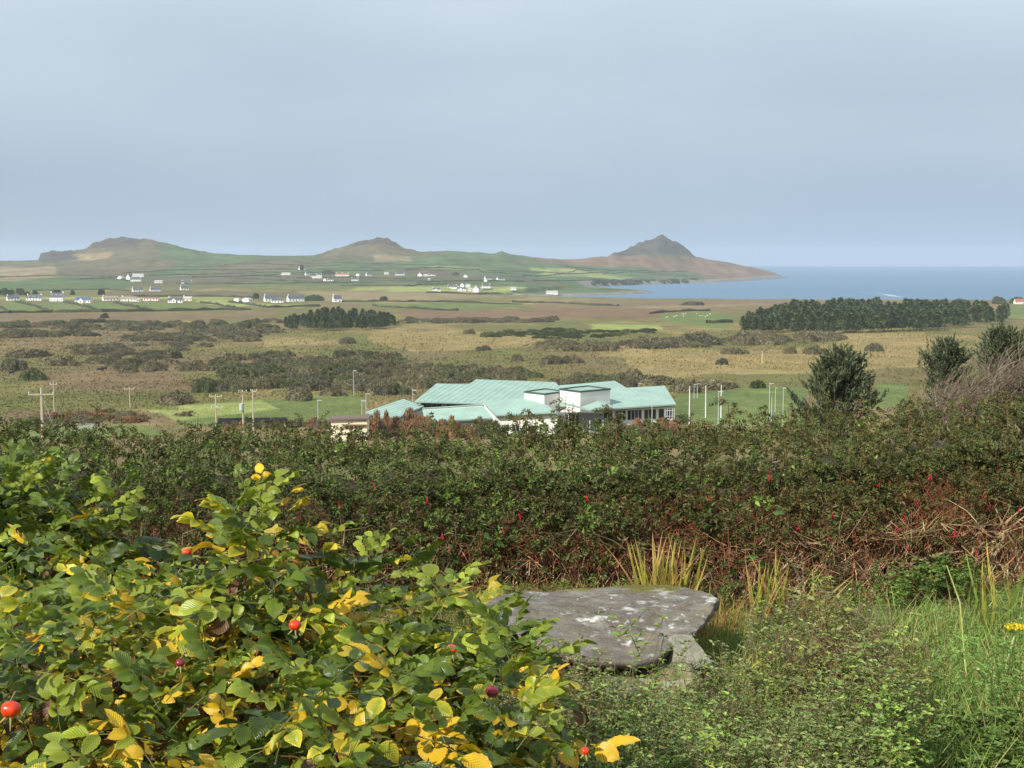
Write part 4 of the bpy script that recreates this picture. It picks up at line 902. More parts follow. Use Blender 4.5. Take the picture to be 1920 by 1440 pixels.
BANKL = ['bank running below the left hill just above the white farm cluster', 'bank above the lone chimneyed cottage running towards the hill village', 'short slanting bank left of the highest village cottage', 'long high bank under the saddle between left and middle hills', 'long bank across the green foot of the middle hill', 'bank between the middle hill and the top of the hill village', 'short bank below the pair of long parallel banks', 'bank slanting down under the hill village to the pasture', 'bank passing just below the long low village building', 'bank along the top of the brown slope with three cottages', 'bank at the upper edge of the pale pasture left of the bay hamlet', 'bank above the square white village house', 'bank above the two gabled houses over the bay', 'bank slanting up the slope behind the inlet', 'bank among the green fields at the foot of the headland', 'high bank below the red heath of the headland', 'little steep bank on the slope between middle hill and headland', 'bank sloping down behind the two gabled houses over the bay', 'bank under the small knoll right of the middle hill', 'short bank on the slope left of the white farm cluster', 'long bank on the brown slope at the left picture edge', 'bank behind the front row houses by the far grove', 'short bank near the cliff end of the headland fields', 'bank between hill village and bay hamlet', 'bank just above the shrubs on the far shore', 'short bank right of the highest village cottage']
for lb_, P in zip(BANKL, [[(230, 512), (300, 508), (420, 506), (560, 505)], [(280, 517), (380, 515), (480, 512), (620, 511)], [(410, 506), (480, 510), (560, 514), (600, 517)], [(320, 500), (420, 498), (560, 498), (640, 497)], [(560, 493), (700, 495), (820, 497), (900, 499)], [(640, 503), (760, 505), (830, 502), (900, 505)],
          [(360, 520), (450, 518), (520, 516)], [(420, 520), (520, 526), (640, 531), (700, 531)], [(470, 516), (560, 522), (660, 520), (760, 523)], [(330, 532), (440, 533), (560, 531), (640, 530)], [(640, 536), (760, 536), (840, 533)], [(760, 507), (790, 506), (860, 508), (900, 505)], [(940, 508), (1000, 511), (1060, 514), (1090, 512)], [(980, 518), (1020, 517), (1090, 514), (1140, 511)],
          [(1130, 514), (1170, 510), (1230, 512), (1290, 516)], [(1060, 500), (1120, 505), (1200, 508), (1290, 509)], [(1040, 512), (1080, 506), (1110, 508)], [(900, 510), (960, 513), (1010, 520)], [(820, 500), (880, 506), (940, 509)], [(150, 524), (220, 521), (240, 527)], [(0, 520), (100, 517), (160, 517), (240, 520)], [(60, 545), (200, 543), (260, 546)], [(1200, 512), (1250, 517), (1290, 520)], [(700, 526), (800, 528), (900, 527), (980, 528)],
          [(1000, 526), (1060, 527), (1130, 524)], [(600, 504), (640, 508), (720, 508)]]):
    bank('dark ' + lb_ if not lb_.startswith('dark') else lb_, P)
bank('dark bank along the foot of the green fields below the houses', [(0, 587), (98, 586), (190, 585), (290, 584), (420, 581), (470, 581)], 3, 2.2)
for lab, P in [('slanting bank left of the first green field', [(2, 577), (12, 583), (20, 587)]), ('slanting bank between the first and second green fields', [(30, 567), (60, 573), (98, 585)]), ('slanting double bank between the second and third green fields', [(120, 567), (150, 573), (195, 584)]), ('slanting bank between the third and fourth green fields', [(215, 568), (250, 575), (287, 583)]),
               ('bank rising beside the pale green field', [(376, 568), (410, 572), (440, 577)]), ('bank along the upper edge of the pale green field', [(430, 567), (470, 572), (500, 577), (600, 575)]), ('long dark bank behind the front row of houses', [(250, 557), (330, 556), (440, 557), (480, 559)]),
               ('dark hedged bank crossing the pasture right of the copse', [(640, 566), (760, 566), (860, 567), (980, 571)]), ('lower dark bank below the pasture right of the copse', [(700, 574), (760, 578), (820, 582), (860, 583)]), ('bank with small bushes on the heath near the inlet', [(960, 567), (1040, 568), (1100, 572), (1160, 574)]),
               ('bank along the back of the sheep field', [(1220, 588), (1280, 584), (1330, 583)]), ('bank dividing the sheep field from the lower meadow', [(1325, 606), (1350, 605), (1372, 605)]), ('low bank below the bay hamlet', [(800, 549), (880, 552), (960, 552)])]:
    bank(lab, P, 3, 2.0)
thicket('dark shrubs along the cliffs at the foot of the headland', [(1080, 530), (1130, 528), (1300, 524), (1300, 528), (1130, 534)], 40, 'dp', 22, 8, 2600)

# ------------------------------------------------------------------ cows and sheep
M_COW = mat_plain('black_hide', srgb(30, 28, 28), .7); M_WOOL = mat_plain('wool', srgb(226, 222, 210), .9)
def beast_mesh(name, mat, L, H, fat):
    """one skin: trunk, neck, head and four jointed legs"""
    g = Geo()
    trunk = [[-L * .5, 0, H * .72], [-L * .42, 0, H * .74], [-L * .2, 0, H * .70], [L * .1, 0, H * .69], [L * .34, 0, H * .72], [L * .46, 0, H * .80], [L * .60, 0, H * .92], [L * .70, 0, H * .92], [L * .84, 0, H * .82]]
    g.tube(trunk, np.array([.05, .20, .25, .26, .23, .15, .11, .10, .06]) * H * fat, 10)
    for s in (-1, 1):
        g.tube([[-L * .36, s * H * .12, H * .66], [-L * .31, s * H * .13, H * .44], [-L * .43, s * H * .13, H * .30], [-L * .40, s * H * .13, 0]], np.array([.13, .09, .05, .04]) * H, 6)
        g.tube([[L * .30, s * H * .12, H * .62], [L * .31, s * H * .12, H * .36], [L * .29, s * H * .12, H * .16], [L * .30, s * H * .12, 0]], np.array([.11, .06, .045, .04]) * H, 6)
        g.tube([[L * .68, s * H * .05, H * .97], [L * .64, s * H * .16, H * .99]], [.05 * H, .015 * H], 5)
    g.tube([[-L * .5, 0, H * .78], [-L * .56, 0, H * .55], [-L * .55, 0, H * .3]], np.array([.03, .02, .03]) * H, 5)
    return g.mesh(name, mat, True)
COW = beast_mesh('cow', M_COW, 2.1, 1.45, 1.0); SHEEP = beast_mesh('sheep', M_WOOL, 1.15, .85, 1.25)
for px, py, rz, lab in [(187, 697, .3, 'black cow standing beside the grey bushes, left of a second cow'), (196, 695, 2.8, 'black cow standing beside the grey bushes, right of a second cow'), (22, 703, .2, 'black cow grazing by the big round bush at the picture edge')]:
    tag(obj('cow', COW, None, at(px, py), (0, 0, rz)), lab, 'cow', 'black cattle on the moor')
for i in range(16):
    px, py = prng.uniform(1245, 1345), prng.uniform(589, 597)
    tag(obj('sheep', SHEEP, None, at(px, py), (0, 0, prng.uniform(0, 6))), 'tiny white sheep grazing in the green field by the plantation', 'sheep', 'sheep in the green field')

# ------------------------------------------------------------------ rough grass and rushes of the near moor
def rough_grass():
    n = 72000; g_ = np.random.default_rng(9)
    d = 1 / g_.uniform(1 / 900, 1 / 268, n); u = g_.uniform(-.39, .39, n); x = u * d; y = d; z = ground(x, y)
    keep = fbm(x / 22, y / 60, 44, 3) + g_.random(n) * .35 > .55
    dd = np.hypot((x - 5) / 48, (y - 306) / 26); keep &= dd > 1
    x, y, z = x[keep], y[keep], z[keep]; m = len(x)
    c = land_colour(x, y, z); c = c * g_.uniform(.88, 1.3, (m, 1))
    green = (c[:, 1] > c[:, 0] * 1.02)
    td = np.c_[g_.normal(0, .25, m), g_.normal(0, .25, m), np.ones(m)]
    M = frames(td, g_.uniform(0, 6.3, m)); s = g_.uniform(.25, .62, m) * np.where(green, .5, 1.0) * np.clip(y / 420, .7, 1.6); M = M * np.stack([s * .8, s, s], 1)[:, None, :]
    g = Geo(); g.tile(np.array([[-.5, -.1, 0], [.5, -.1, 0], [.55, .8, .15], [.1, .6, 0], [-.35, 1, -.1]]), [(0, 3, 4), (0, 1, 3), (1, 2, 3)], None, M, np.c_[x, y, z], None, c)
    tag(obj('rough_grass', g.mesh('rough_grass', mat_veg('rough_grass', .9, .2, .2, .2, .1, .25))), 'tussocky rough grass and rushes over the moor', 'grass', None, 'stuff')
rough_grass()
# ------------------------------------------------------------------ foreground: leaf materials
def mat_leaf(name, rough, transl, vein, spec=.45, island=.22):
    m = mat_veg(name, rough, transl, .16, 22.0, spec, island)
    n, l = m.node_tree.nodes, m.node_tree.links; b = n['Principled BSDF']
    uv = n.new('ShaderNodeUVMap'); uv.uv_map = 'UVMap'; sp = n.new('ShaderNodeSeparateXYZ'); l.new(uv.outputs[0], sp.inputs[0])
    ab = n.new('ShaderNodeMath'); ab.operation = 'ABSOLUTE'; l.new(sp.outputs[0], ab.inputs[0])
    m1 = n.new('ShaderNodeMath'); m1.operation = 'MULTIPLY'; m1.inputs[1].default_value = -20.0; l.new(ab.outputs[0], m1.inputs[0])
    m2 = n.new('ShaderNodeMath'); m2.operation = 'MULTIPLY_ADD'; m2.inputs[1].default_value = 62.0; l.new(sp.outputs[1], m2.inputs[0]); l.new(m1.outputs[0], m2.inputs[2])
    sn = n.new('ShaderNodeMath'); sn.operation = 'SINE'; l.new(m2.outputs[0], sn.inputs[0])
    bp = n.new('ShaderNodeBump'); bp.inputs['Strength'].default_value = vein; bp.inputs['Distance'].default_value = .0012
    l.new(sn.outputs[0], bp.inputs['Height']); l.new(bp.outputs[0], b.inputs['Normal'])
    return m
M_ROSE = mat_leaf('rose_leaf', .34, .28, .45, .55); M_FUCH = mat_veg('fuchsia_leaf', .55, .22, .15, 6.0, .3, .35); M_STEM = mat_veg('stems', .75, 0, .25, 30.0, .2, .25)
M_HERB = mat_veg('herb_leaf', .6, .3, .15, 8.0, .25, .35); M_BLADE = mat_veg('blade_leaf', .55, .35, .18, 14.0, .3, .2); M_HIP = mat_veg('rose_hip', .25, 0, .12, 40.0, .5, 0)
def leaflet(L, W, fold, curl, na, nc, cmid, cedge, g_, crump=0.0):
    v = np.linspace(0, 1, na); u = np.linspace(-1, 1, nc); U, V = np.meshgrid(u, v)
    w = W / 2 * (1 + (.05 * (-1.0) ** np.arange(na))[:, None] * (nc > 3) * (np.abs(U) > .9)) * np.clip(np.sin(np.pi * np.clip(V, .0, 1) ** .82), 0, 1) ** .72
    x = U * w; y = V * L - curl * .35 * L * V ** 2
    z = fold * np.abs(U) * w - curl * L * V ** 2.0 * .55 + crump * L * (g_.random(U.shape) - .5) * (np.abs(U) + .2)
    z = z - .25 * w * U ** 2
    P = np.stack([x, y, z], -1).reshape(-1, 3)
    q = [(i * nc + j, i * nc + j + 1, (i + 1) * nc + j + 1, (i + 1) * nc + j) for i in range(na - 1) for j in range(nc - 1)]
    e = np.clip(np.abs(U) ** 1.5 * .7 + (V ** 3) * .5 + (g_.random(U.shape) - .5) * .35, 0, 1).reshape(-1, 1)
    return P, q, cmid + (cedge - cmid) * e, np.c_[U.ravel(), V.ravel()]
def rz_(a): c, s = math.cos(a), math.sin(a); return np.array([[c, -s, 0], [s, c, 0], [0, 0, 1.0]])
def rx_(a): c, s = math.cos(a), math.sin(a); return np.array([[1.0, 0, 0], [0, c, -s], [0, s, c]])
def ry_(a): c, s = math.cos(a), math.sin(a); return np.array([[c, 0, s], [0, 1.0, 0], [-s, 0, c]])
def rose_leaf(seed, kind, na, nc):
    g_ = np.random.default_rng(seed); g = Geo()
    G = {'g': (srgb(94, 116, 34), srgb(116, 132, 38)), 'd': (srgb(72, 92, 32), srgb(90, 108, 36)), 'l': (srgb(136, 152, 44), srgb(160, 168, 52)), 'y': (srgb(128, 150, 40), srgb(222, 194, 44)),
         'Y': (srgb(236, 196, 36), srgb(226, 178, 40)), 'b': (srgb(128, 92, 58), srgb(104, 74, 50)), 'o': (srgb(204, 150, 60), srgb(150, 102, 56))}[kind]
    dry = kind in 'bo'; npair = 3 if g_.random() < .7 else 2
    Lr = .112; s0 = g_.uniform(.98, 1.18); droop = g_.uniform(.25, .6) if not dry else g_.uniform(.6, 1.1)
    def rp(t): return np.array([0, Lr * t - .02 * droop * t * t, -.055 * droop * t * t])
    tv = np.linspace(0, 1, 5); g.tube([rp(t) for t in tv], [.0014, .0012, .0011, .0009, .0007], 3, srgb(126, 132, 62) if not dry else srgb(110, 80, 52), False)
    spots = [(t, sd) for t in np.linspace(.38, .86, npair) for sd in (-1, 1)] + [(1.0, 0)]
    for t, sd in spots:
        if dry and g_.random() < .2: continue
        L = (.048 if sd == 0 else .043) * s0 * g_.uniform(.88, 1.1) * (1 - .12 * (t < .5)); W = L * g_.uniform(.55, .67)
        cm, ce = G[0] * g_.uniform(.88, 1.12), G[1] * g_.uniform(.85, 1.15)
        if kind == 'y' and g_.random() < .35: cm = srgb(196, 174, 50)
        P, q, c, uv = leaflet(L, W * (.7 if dry else 1), g_.uniform(.2, .85) if not dry else g_.uniform(.6, 1.3), g_.uniform(.15, .75) if not dry else g_.uniform(.5, 1.3), na, nc, cm, ce, g_, .16 if dry else .03)
        R = rz_(-sd * g_.uniform(.95, 1.25)) @ ry_(sd * g_.uniform(-.1, .45)) @ rx_(-droop * (.25 + .6 * t) + g_.uniform(-.15, .25))
        g.add(P @ R.T + rp(t) + np.array([sd * .002, 0, 0]), quads=q, col=c, uv=uv)
    return g
KINDS = 'gggddllyYbo'
ROSE_HI = {k: [rose_leaf(1000 + i * 7 + ord(k), k, 13, 5).mesh('rose_leaf', M_ROSE, True) for i in range(4)] for k in 'gdlyYbo'}
ROSE_LO = {}
for k in 'gdlyYbo':
    ROSE_LO[k] = []
    for i in range(3):
        g = rose_leaf(2000 + i * 7 + ord(k), k, 5, 3); ROSE_LO[k].append((np.concatenate(g.v), np.concatenate(g.q), np.concatenate(g.c), np.concatenate(g.uv)))
def rose_bush(label, poly, toprel, edge, spacing, seed, yellow, extra=(), nobj=300, hips=()):
    """poly in (px, depth); toprel(x, y) = height of the leaf canopy above eye level"""
    g_ = np.random.default_rng(seed)
    P = np.array([((px - 960) / F * d, d) for px, d in poly]); c2 = P.mean(0); base = np.array([*c2, gz(*c2)])
    t = thing('rose_bush', label, 'rose bush', base, 0, 'rose bushes')
    pts = []; x0, y0 = P.min(0); x1, y1 = P.max(0)
    cell = {}
    for _ in range(int(60 * (x1 - x0) * (y1 - y0) / spacing ** 2)):
        x, y = g_.uniform(x0, x1), g_.uniform(y0, y1)
        k = (int(x / spacing), int(y / spacing))
        if any((x - a) ** 2 + (y - b) ** 2 < spacing ** 2 for i in (-1, 0, 1) for j in (-1, 0, 1) for a, b in cell.get((k[0] + i, k[1] + j), ())): continue
        cell.setdefault(k, []).append((x, y)); pts.append((x, y))
    pts = np.array(pts); sd = sdist(pts[:, 0], pts[:, 1], P); pts = pts[sd < 0]; sd = -sd[sd < 0]
    z = EYE + toprel(pts[:, 0], pts[:, 1]) - np.maximum(0, 1 - sd / edge) ** 1.5 * .42 + g_.normal(0, .06, len(pts))
    tips = [np.array([a, b, c]) for (a, b), c in zip(pts, z)]; ex = [False] * len(tips)
    for px, py, d in extra: tips.append(pt(px, py, d)); ex.append(True)
    D = []; L = []; S = []; K = []; top = []
    stems = Geo()
    for tip, e in zip(tips, ex):
        n = int(g_.integers(8, 13)) if not e else 15
        lean = np.array([g_.normal(0, .12), g_.normal(-.08, .12), 0]); lean[:2] = lean[:2] * (1 if not e else .4)
        gb = gz(tip[0], tip[1]); h = tip[2] - gb
        foot = np.array([tip[0] - lean[0] * h, tip[1] - lean[1] * h + .05, gb])
        ln = (.16 if not e else .26)
        bq = g_.random() < yellow * .3
        for i in range(n):
            f = i / (n - 1); a = i * 2.4 + g_.uniform(-.4, .4)
            el = .85 - 1.35 * f + g_.normal(0, .2)
            dv = np.array([math.cos(a) * math.cos(el), math.sin(a) * math.cos(el), math.sin(el)])
            dv[1] -= .25; dv[2] += .05
            pos = tip - (tip - foot) / max(h, .1) * ln * f
            D.append(dv); L.append(pos + dv * .012); S.append((.66 + .56 * min(1, f * 2.2)) * g_.uniform(.85, 1.15)); top.append(f)
            r = g_.random(); ye = yellow * (.5 + 1.2 * f) * (2.2 if bq else 1)
            if r < ye * .34: k = 'Y'
            elif r < ye * .8: k = 'y'
            elif r < ye * .8 + .13 * (f > .55): k = 'bo'[int(g_.random() < .35)]
            elif f < .25: k = 'l' if g_.random() < .5 else 'g'
            else: k = 'gggdddl'[g_.integers(0, 7)]
            K.append(k)
        # dry leaves hanging deeper inside
        for i in range(int(g_.integers(4, 8)) if not e else 0):
            a = g_.uniform(0, 6.28); pos = tip - (tip - foot) / max(h, .1) * g_.uniform(.08, .32); dv = np.array([math.cos(a), math.sin(a) - .3, g_.uniform(-.7, .25)])
            D.append(dv); L.append(pos + dv * .02); S.append(g_.uniform(.8, 1.15)); K.append('bboobY'[g_.integers(0, 6)]); top.append(1.0)
        stems.tube([foot, foot + (tip - foot) * .35 + g_.normal(0, .015, 3), foot + (tip - foot) * .7 + g_.normal(0, .012, 3), tip], [.006, .0055, .0045, .002], 5, np.array([srgb(112, 92, 72), srgb(116, 94, 72), srgb(112, 98, 62), srgb(112, 124, 56)]))
        if e or g_.random() < .3:                                     # prickles
            m = 50; tt = g_.uniform(.3, .95, m); pp = foot + (tip - foot) * tt[:, None]; pd = rdir(m, -.4, .4, g_)
            stems.tile(np.array([[-.0006, 0, 0], [.0006, 0, 0], [0, .010, 0]]), [(0, 1, 2)], None, frames(pd), pp + pd * .004, None, np.tile(srgb(150, 128, 100), (m, 1)))
    D = np.array(D); L = np.array(L); S = np.array(S); top = np.array(top); M = frames(D, g_.normal(0, .35, len(D))) * S[:, None, None]
    px = px_of(L[:, 0], L[:, 1]); py = py_of(L[:, 1], L[:, 2]); vis = (px > -20) & (px < 1940) & (py < 1450) & (top < .95)
    order = np.argsort(np.where(vis, L[:, 1] + top * .35, 99)); big = set(order[:nobj].tolist())
    rest = {}
    for i in range(len(L)):
        if i in big:
            o = obj('leaf', ROSE_HI[K[i]][i % 4], t); m4 = np.eye(4); m4[:3, :3] = M[i]; m4[:3, 3] = L[i] - base; o.matrix_basis = Matrix(m4.tolist())
        else: rest.setdefault((K[i], i % 3), []).append(i)
    g = Geo()
    for (k, j), ids in rest.items():
        tv, tq, tc, tuv = ROSE_LO[k][j]; g.tile(tv, None, tq, M[ids], L[ids] - base, tc, g_.uniform(.85, 1.15, (len(ids), 1)) * np.ones((1, 3)), tuv)
    if g.v: o = obj('leaves', g.mesh('leaves', M_ROSE, True), t); o['kind'] = 'stuff'
    for a in stems.v: a -= base
    o = obj('stems', stems.mesh('stems', M_STEM), t); o['kind'] = 'stuff'
    for px, py, d, r, col in hips:
        p = pt(px, py, d) - base; v = ICO2[0] * [r, r, r * .84] * (1 + .05 * np.sin(np.arctan2(ICO2[0][:, 1], ICO2[0][:, 0]) * 5))[:, None]; h = Geo(); h.add(v, tris=ICO2[1], col=col)
        ho = obj('hip', h.mesh('hip', M_HIP, True), t, p)
        if len(col) == 3 and col[0] > .3: ho['label'] = 'shiny orange-red rose hip'
        else: ho['label'] = 'shrivelled dark red rose hip'
        s = Geo()
        for i in range(5):
            a = i * 1.257; dv = np.array([math.cos(a) * .6, math.sin(a) * .6 - .1, -.8 + .3 * math.sin(i)]); s.tube([np.array([dv[0], dv[1], -1.0]) * r * .5, (dv * 1.1) * r, dv * 2.1 * r + [0, 0, .3 * r]], [.0022, .0018, .0005], 4, srgb(150, 140, 84))
        obj('sepals', s.mesh('sepals', M_STEM), ho)
        s = Geo(); s.tube([[0, 0, r * .8], [.004, .01, r * 1.6], [.004, .03, r * 1.2]], [.0016, .0016, .0018], 5, srgb(120, 110, 60)); obj('stalk', s.mesh('stalk', M_STEM), ho)
    return t
HIPR = srgb(216, 62, 22); HIPD = srgb(122, 30, 40)
rose_bush('large rose bush with green and yellow leaves and orange hips filling the near corner',
          [(-320, 1.75), (-320, 3.9), (-60, 3.95), (250, 4.0), (420, 3.98), (560, 3.92), (740, 3.78), (860, 3.48), (965, 3.15), (1025, 2.75), (1035, 2.4), (1010, 2.0), (960, 1.75)],
          lambda x, y: -.83 + (fbm(x * 2.6, y * 2.6, 5, 3) - .5) * .34, .20, .104, 11, .33,
          extra=[(468, 925, 3.25), (505, 930, 3.3), (440, 965, 3.2), (530, 975, 3.3), (740, 1040, 3.75), (700, 1055, 3.7), (955, 1195, 3.1), (925, 1150, 3.25), (985, 1200, 3.0), (880, 1125, 3.3), (920, 1165, 3.2), (965, 1245, 2.95), (985, 1300, 2.75), (830, 1105, 3.45), (960, 1360, 2.5)],
          hips=[(20, 1330, 2.05, .0145, HIPR), (553, 1172, 2.75, .0125, HIPR), (350, 1036, 3.35, .0125, HIPR), (847, 1217, 2.75, .011, HIPR), (923, 1297, 2.4, .012, HIPD), (338, 1243, 2.35, .008, HIPD), (1097, 1408, 2.45, .008, HIPR)])
rose_bush('taller rose bush behind the large one at the picture edge, leaves mostly green',
          [(-420, 3.9), (-420, 5.0), (-60, 4.9), (150, 4.75), (265, 4.55), (270, 4.2), (180, 4.02), (-60, 3.95)],
          lambda x, y: -.745 + (fbm(x * 3, y * 3, 8, 3) - .5) * .22 - .10 * sstep(-1.35, -1.0, x), .16, .078, 12, .10, nobj=240,
          extra=[(90, 890, 4.4), (20, 880, 4.3), (215, 930, 4.3), (165, 915, 4.5)])
rose_bush('small low rose shoot with fresh green leaves beside the herbs at the bottom edge', [(1030, 2.3), (1040, 2.62), (1130, 2.6), (1200, 2.45), (1200, 2.25), (1100, 2.2)],
          lambda x, y: -.90 + 0 * x, .12, .085, 13, .10, nobj=80)

# ------------------------------------------------------------------ fuchsia hedge
def leaf_card(L, W):      # pointed leaf folded along its midrib
    return np.array([[0, 0, 0], [-W * .54, L * .42, W * .2], [W * .54, L * .42, W * .2], [0, L, -L * .18]]), [(0, 3, 1), (0, 2, 3)]
def sprig(seed, n=6, L=.045, W=.02, cols=None, sp=.02):
    g_ = np.random.default_rng(seed); g = Geo(); tv, tt = leaf_card(L, W)
    pts = [np.array([0, sp * i, -.012 * (i / n) ** 2 * 4 * sp / .02]) for i in range(n + 1)]
    g.tube(pts[::3], np.linspace(.0018, .0007, len(pts[::3])), 3, srgb(120, 62, 44), False)
    D = []; P = []; S = []
    for i in range(1, n + 1):
        for s in (-1, 1):
            for r in range(2 if i > n - 2 else 1):
                a = (i % 2) * 1.57 + (0 if s > 0 else math.pi) + g_.uniform(-.35, .35) + r * 1.57; D.append([math.cos(a) * 1.0, .55, math.sin(a) * .6 - .15 + g_.uniform(-.25, .25)]); P.append(pts[i]); S.append((1.15 - .6 * i / n) * g_.uniform(.75, 1.15))
    M = frames(np.array(D), g_.normal(0, .4, len(D))) * np.array(S)[:, None, None]
    c = cols[0] + (cols[1] - cols[0]) * g_.random((len(D), 1)); c = c * g_.uniform(.8, 1.2, (len(D), 1))
    g.tile(tv, tt, None, M, np.array(P), None, c); return g
def raw(g): return np.concatenate(g.v), (np.concatenate(g.t) if g.t else None), (np.concatenate(g.q) if g.q else None), np.concatenate(g.c)
FU1 = (srgb(74, 86, 46), srgb(98, 106, 58)); FU2 = (srgb(86, 88, 46), srgb(110, 106, 60)); FU3 = (srgb(92, 116, 52), srgb(122, 144, 66))
FSPR = [sprig(3000 + i, 6, cols=[FU1, FU1, FU2, FU1, FU2, FU3][i]) for i in range(6)]
FMESH = [g.mesh('fuchsia_sprig', M_FUCH) for g in FSPR]; FRAW = [raw(g) for g in FSPR]
def htop(x): return tab(x, [(-6, -1.34), (-3, -1.35), (-1.5, -1.38), (-1, -1.40), (-.7, -1.35), (1, -1.32), (2, -1.25), (3.2, -1.14), (6, -1.10)])
def hedge():
    g_ = np.random.default_rng(31); base = on(960, 9.5)
    t = thing('fuchsia_hedge', 'long dense fuchsia hedge with reddish stems crossing behind the stone slab', 'hedge', base)
    # core of crowded branches, deep inside
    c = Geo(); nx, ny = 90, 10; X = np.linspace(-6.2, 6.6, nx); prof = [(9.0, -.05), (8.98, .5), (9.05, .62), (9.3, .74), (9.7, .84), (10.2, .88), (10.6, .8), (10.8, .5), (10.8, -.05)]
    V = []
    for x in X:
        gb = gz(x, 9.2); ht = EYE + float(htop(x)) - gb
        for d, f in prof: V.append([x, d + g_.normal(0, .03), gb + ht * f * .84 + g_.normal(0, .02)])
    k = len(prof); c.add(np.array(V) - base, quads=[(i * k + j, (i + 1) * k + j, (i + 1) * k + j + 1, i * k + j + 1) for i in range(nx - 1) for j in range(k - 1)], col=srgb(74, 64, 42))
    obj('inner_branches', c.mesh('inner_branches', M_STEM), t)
    # leafy sprigs
    n = 11000; x = g_.uniform(-5.4, 5.6, n); u = g_.random(n)
    ht = EYE + htop(x); lump = (fbm(x * 1.6, x * 0 + 3, 14, 3) - .5) * .16; gb = ground(x, np.full(n, 8.6))
    face = u < .5
    low = np.where(g_.random(n) < .82, np.abs(g_.normal(0, .22, n)), g_.random(n) ** .8 * .9)
    low = low * tab(x, [(-6, 1.7), (-2.4, 1.6), (-.8, 1.15), (1, .85), (3, .62), (6, .58)]) * (.65 + .95 * fbm(x * 1.7, x * 0 + 9, 19, 3))
    d = np.where(face, 8.48 - .42 * low + g_.normal(0, .07, n) + (fbm(x * 2, low * 5, 15, 3) - .5) * .28 + .12 * (low < .1), 8.42 + 2.2 * g_.random(n) ** 1.25)
    z = np.where(face, ht - low, ht + g_.normal(0, .045, n) + (fbm(x * 2.2, d * 2.2, 16, 3) - .5) * .18) + lump - .06 * (d < 8.7) * ~face
    z = np.maximum(z, ground(x, d) + .05)
    dv = np.where(face[:, None], np.c_[g_.normal(0, .7, n), -.6 + g_.normal(0, .4, n), .35 + g_.normal(0, .45, n)], np.c_[g_.normal(0, .5, n), g_.normal(-.25, .5, n), .75 + g_.normal(0, .3, n)])
    S = g_.uniform(.65, 1.1, n); kind = np.where(x > .8 + g_.normal(0, 1.2, n), g_.choice([0, 2, 4, 2, 3, 4], n), g_.choice([0, 1, 3, 0, 1, 5], n))
    # shoots rising above the top
    sh = Geo(); SX = []; 
    for px, py in [(25, 795), (128, 775), (190, 768), (205, 785), (300, 800), (350, 790), (372, 775), (430, 805), (520, 790), (600, 795), (700, 800), (760, 798), (820, 788), (900, 790), (985, 765), (990, 775), (1060, 742), (1075, 755), (1148, 757), (1155, 770), (1300, 770), (1365, 750), (1376, 757), (1440, 765), (1550, 745), (1700, 735), (1800, 742), (1890, 735), (560, 800), (250, 800), (80, 800), (1240, 785), (1620, 745), (1480, 755), (655, 805)]:
        dd = g_.uniform(9.0, 9.8); tip = pt(px, py, dd); ft = tip - [g_.normal(0, .03), 0, .38]
        sh.tube([ft - base, (ft + tip) / 2 + g_.normal(0, .012, 3) - base, tip - base], [.004, .003, .0015], 4, srgb(126, 92, 58))
        for i in range(9):
            f = g_.uniform(0, .55); SX.append((tip - (tip - ft) * f, np.array([g_.normal(0, .8), g_.normal(0, .8), .3 - f]), g_.uniform(.55, .95)))
    o = obj('tall_shoots', sh.mesh('tall_shoots', M_STEM), t); o['kind'] = 'stuff'
    L = np.vstack([np.c_[x, d, z], [s[0] for s in SX]]); dv = np.vstack([dv, [s[1] for s in SX]]); S = np.concatenate([S, [s[2] for s in SX]]); kind = np.concatenate([kind, g_.choice([0, 2, 4], len(SX))])
    M = frames(dv, g_.normal(0, .5, len(dv))) * S[:, None, None]
    px = px_of(L[:, 0], L[:, 1]); vis = (px > 300) & (px < 1930) & (L[:, 1] < 8.45)
    order = np.argsort(np.where(vis, L[:, 1] - S * .2, 99)); big = set(order[:300].tolist()); rest = {}
    for i in range(len(L)):
        if i in big:
            o = obj('leaf_sprig', FMESH[kind[i]], t); m4 = np.eye(4); m4[:3, :3] = M[i]; m4[:3, 3] = L[i] - base; o.matrix_basis = Matrix(m4.tolist())
        else: rest.setdefault(int(kind[i]), []).append(i)
    g = Geo()
    for k, ids in rest.items():
        tv, tt, tq, tc = FRAW[k]; g.tile(tv, tt, tq, M[ids], L[ids] - base, tc, g_.uniform(.8, 1.2, (len(ids), 1)) * np.ones((1, 3)))
    o = obj('foliage', g.mesh('foliage', M_FUCH), t); o['kind'] = 'stuff'
    # stems: red-brown above, pale old wood low down, most of it bare towards the right
    s = Geo(); n = 3600
    for i in range(n):
        x = g_.uniform(-5.2, 5.5); gb = gz(x, 8.7); H = EYE + float(htop(x)) - gb
        z0 = gb + H * g_.uniform(.0, .5); z1 = min(gb + H * .98, z0 + g_.uniform(.25, .6)); z1 = min(z1, gb + H * .9); lean = g_.normal(.18, .30); d0 = (8.55 if x < .2 else 8.47) - .42 * (gb + H - z0) + abs(g_.normal(0, .10)); d1 = (8.54 if x < .2 else 8.44) - .42 * (gb + H - z1) + abs(g_.normal(0, .08))
        red = tab(x, [(-5, .3), (-.5, .5), (.5, .7), (3, .75)]); hi = np.clip((z0 - gb) / H * 1.6 + .3, 0, 1)
        if g_.random() < red * (.35 + .65 * hi) or z1 > gb + H * .72: c0, c1 = srgb(152, 98, 68), srgb(164, 88, 58)
        else: c0, c1 = srgb(194, 166, 130), srgb(168, 126, 92)
        if z1 > gb + H * .72: c0, c1 = c0 * .65, c1 * .65
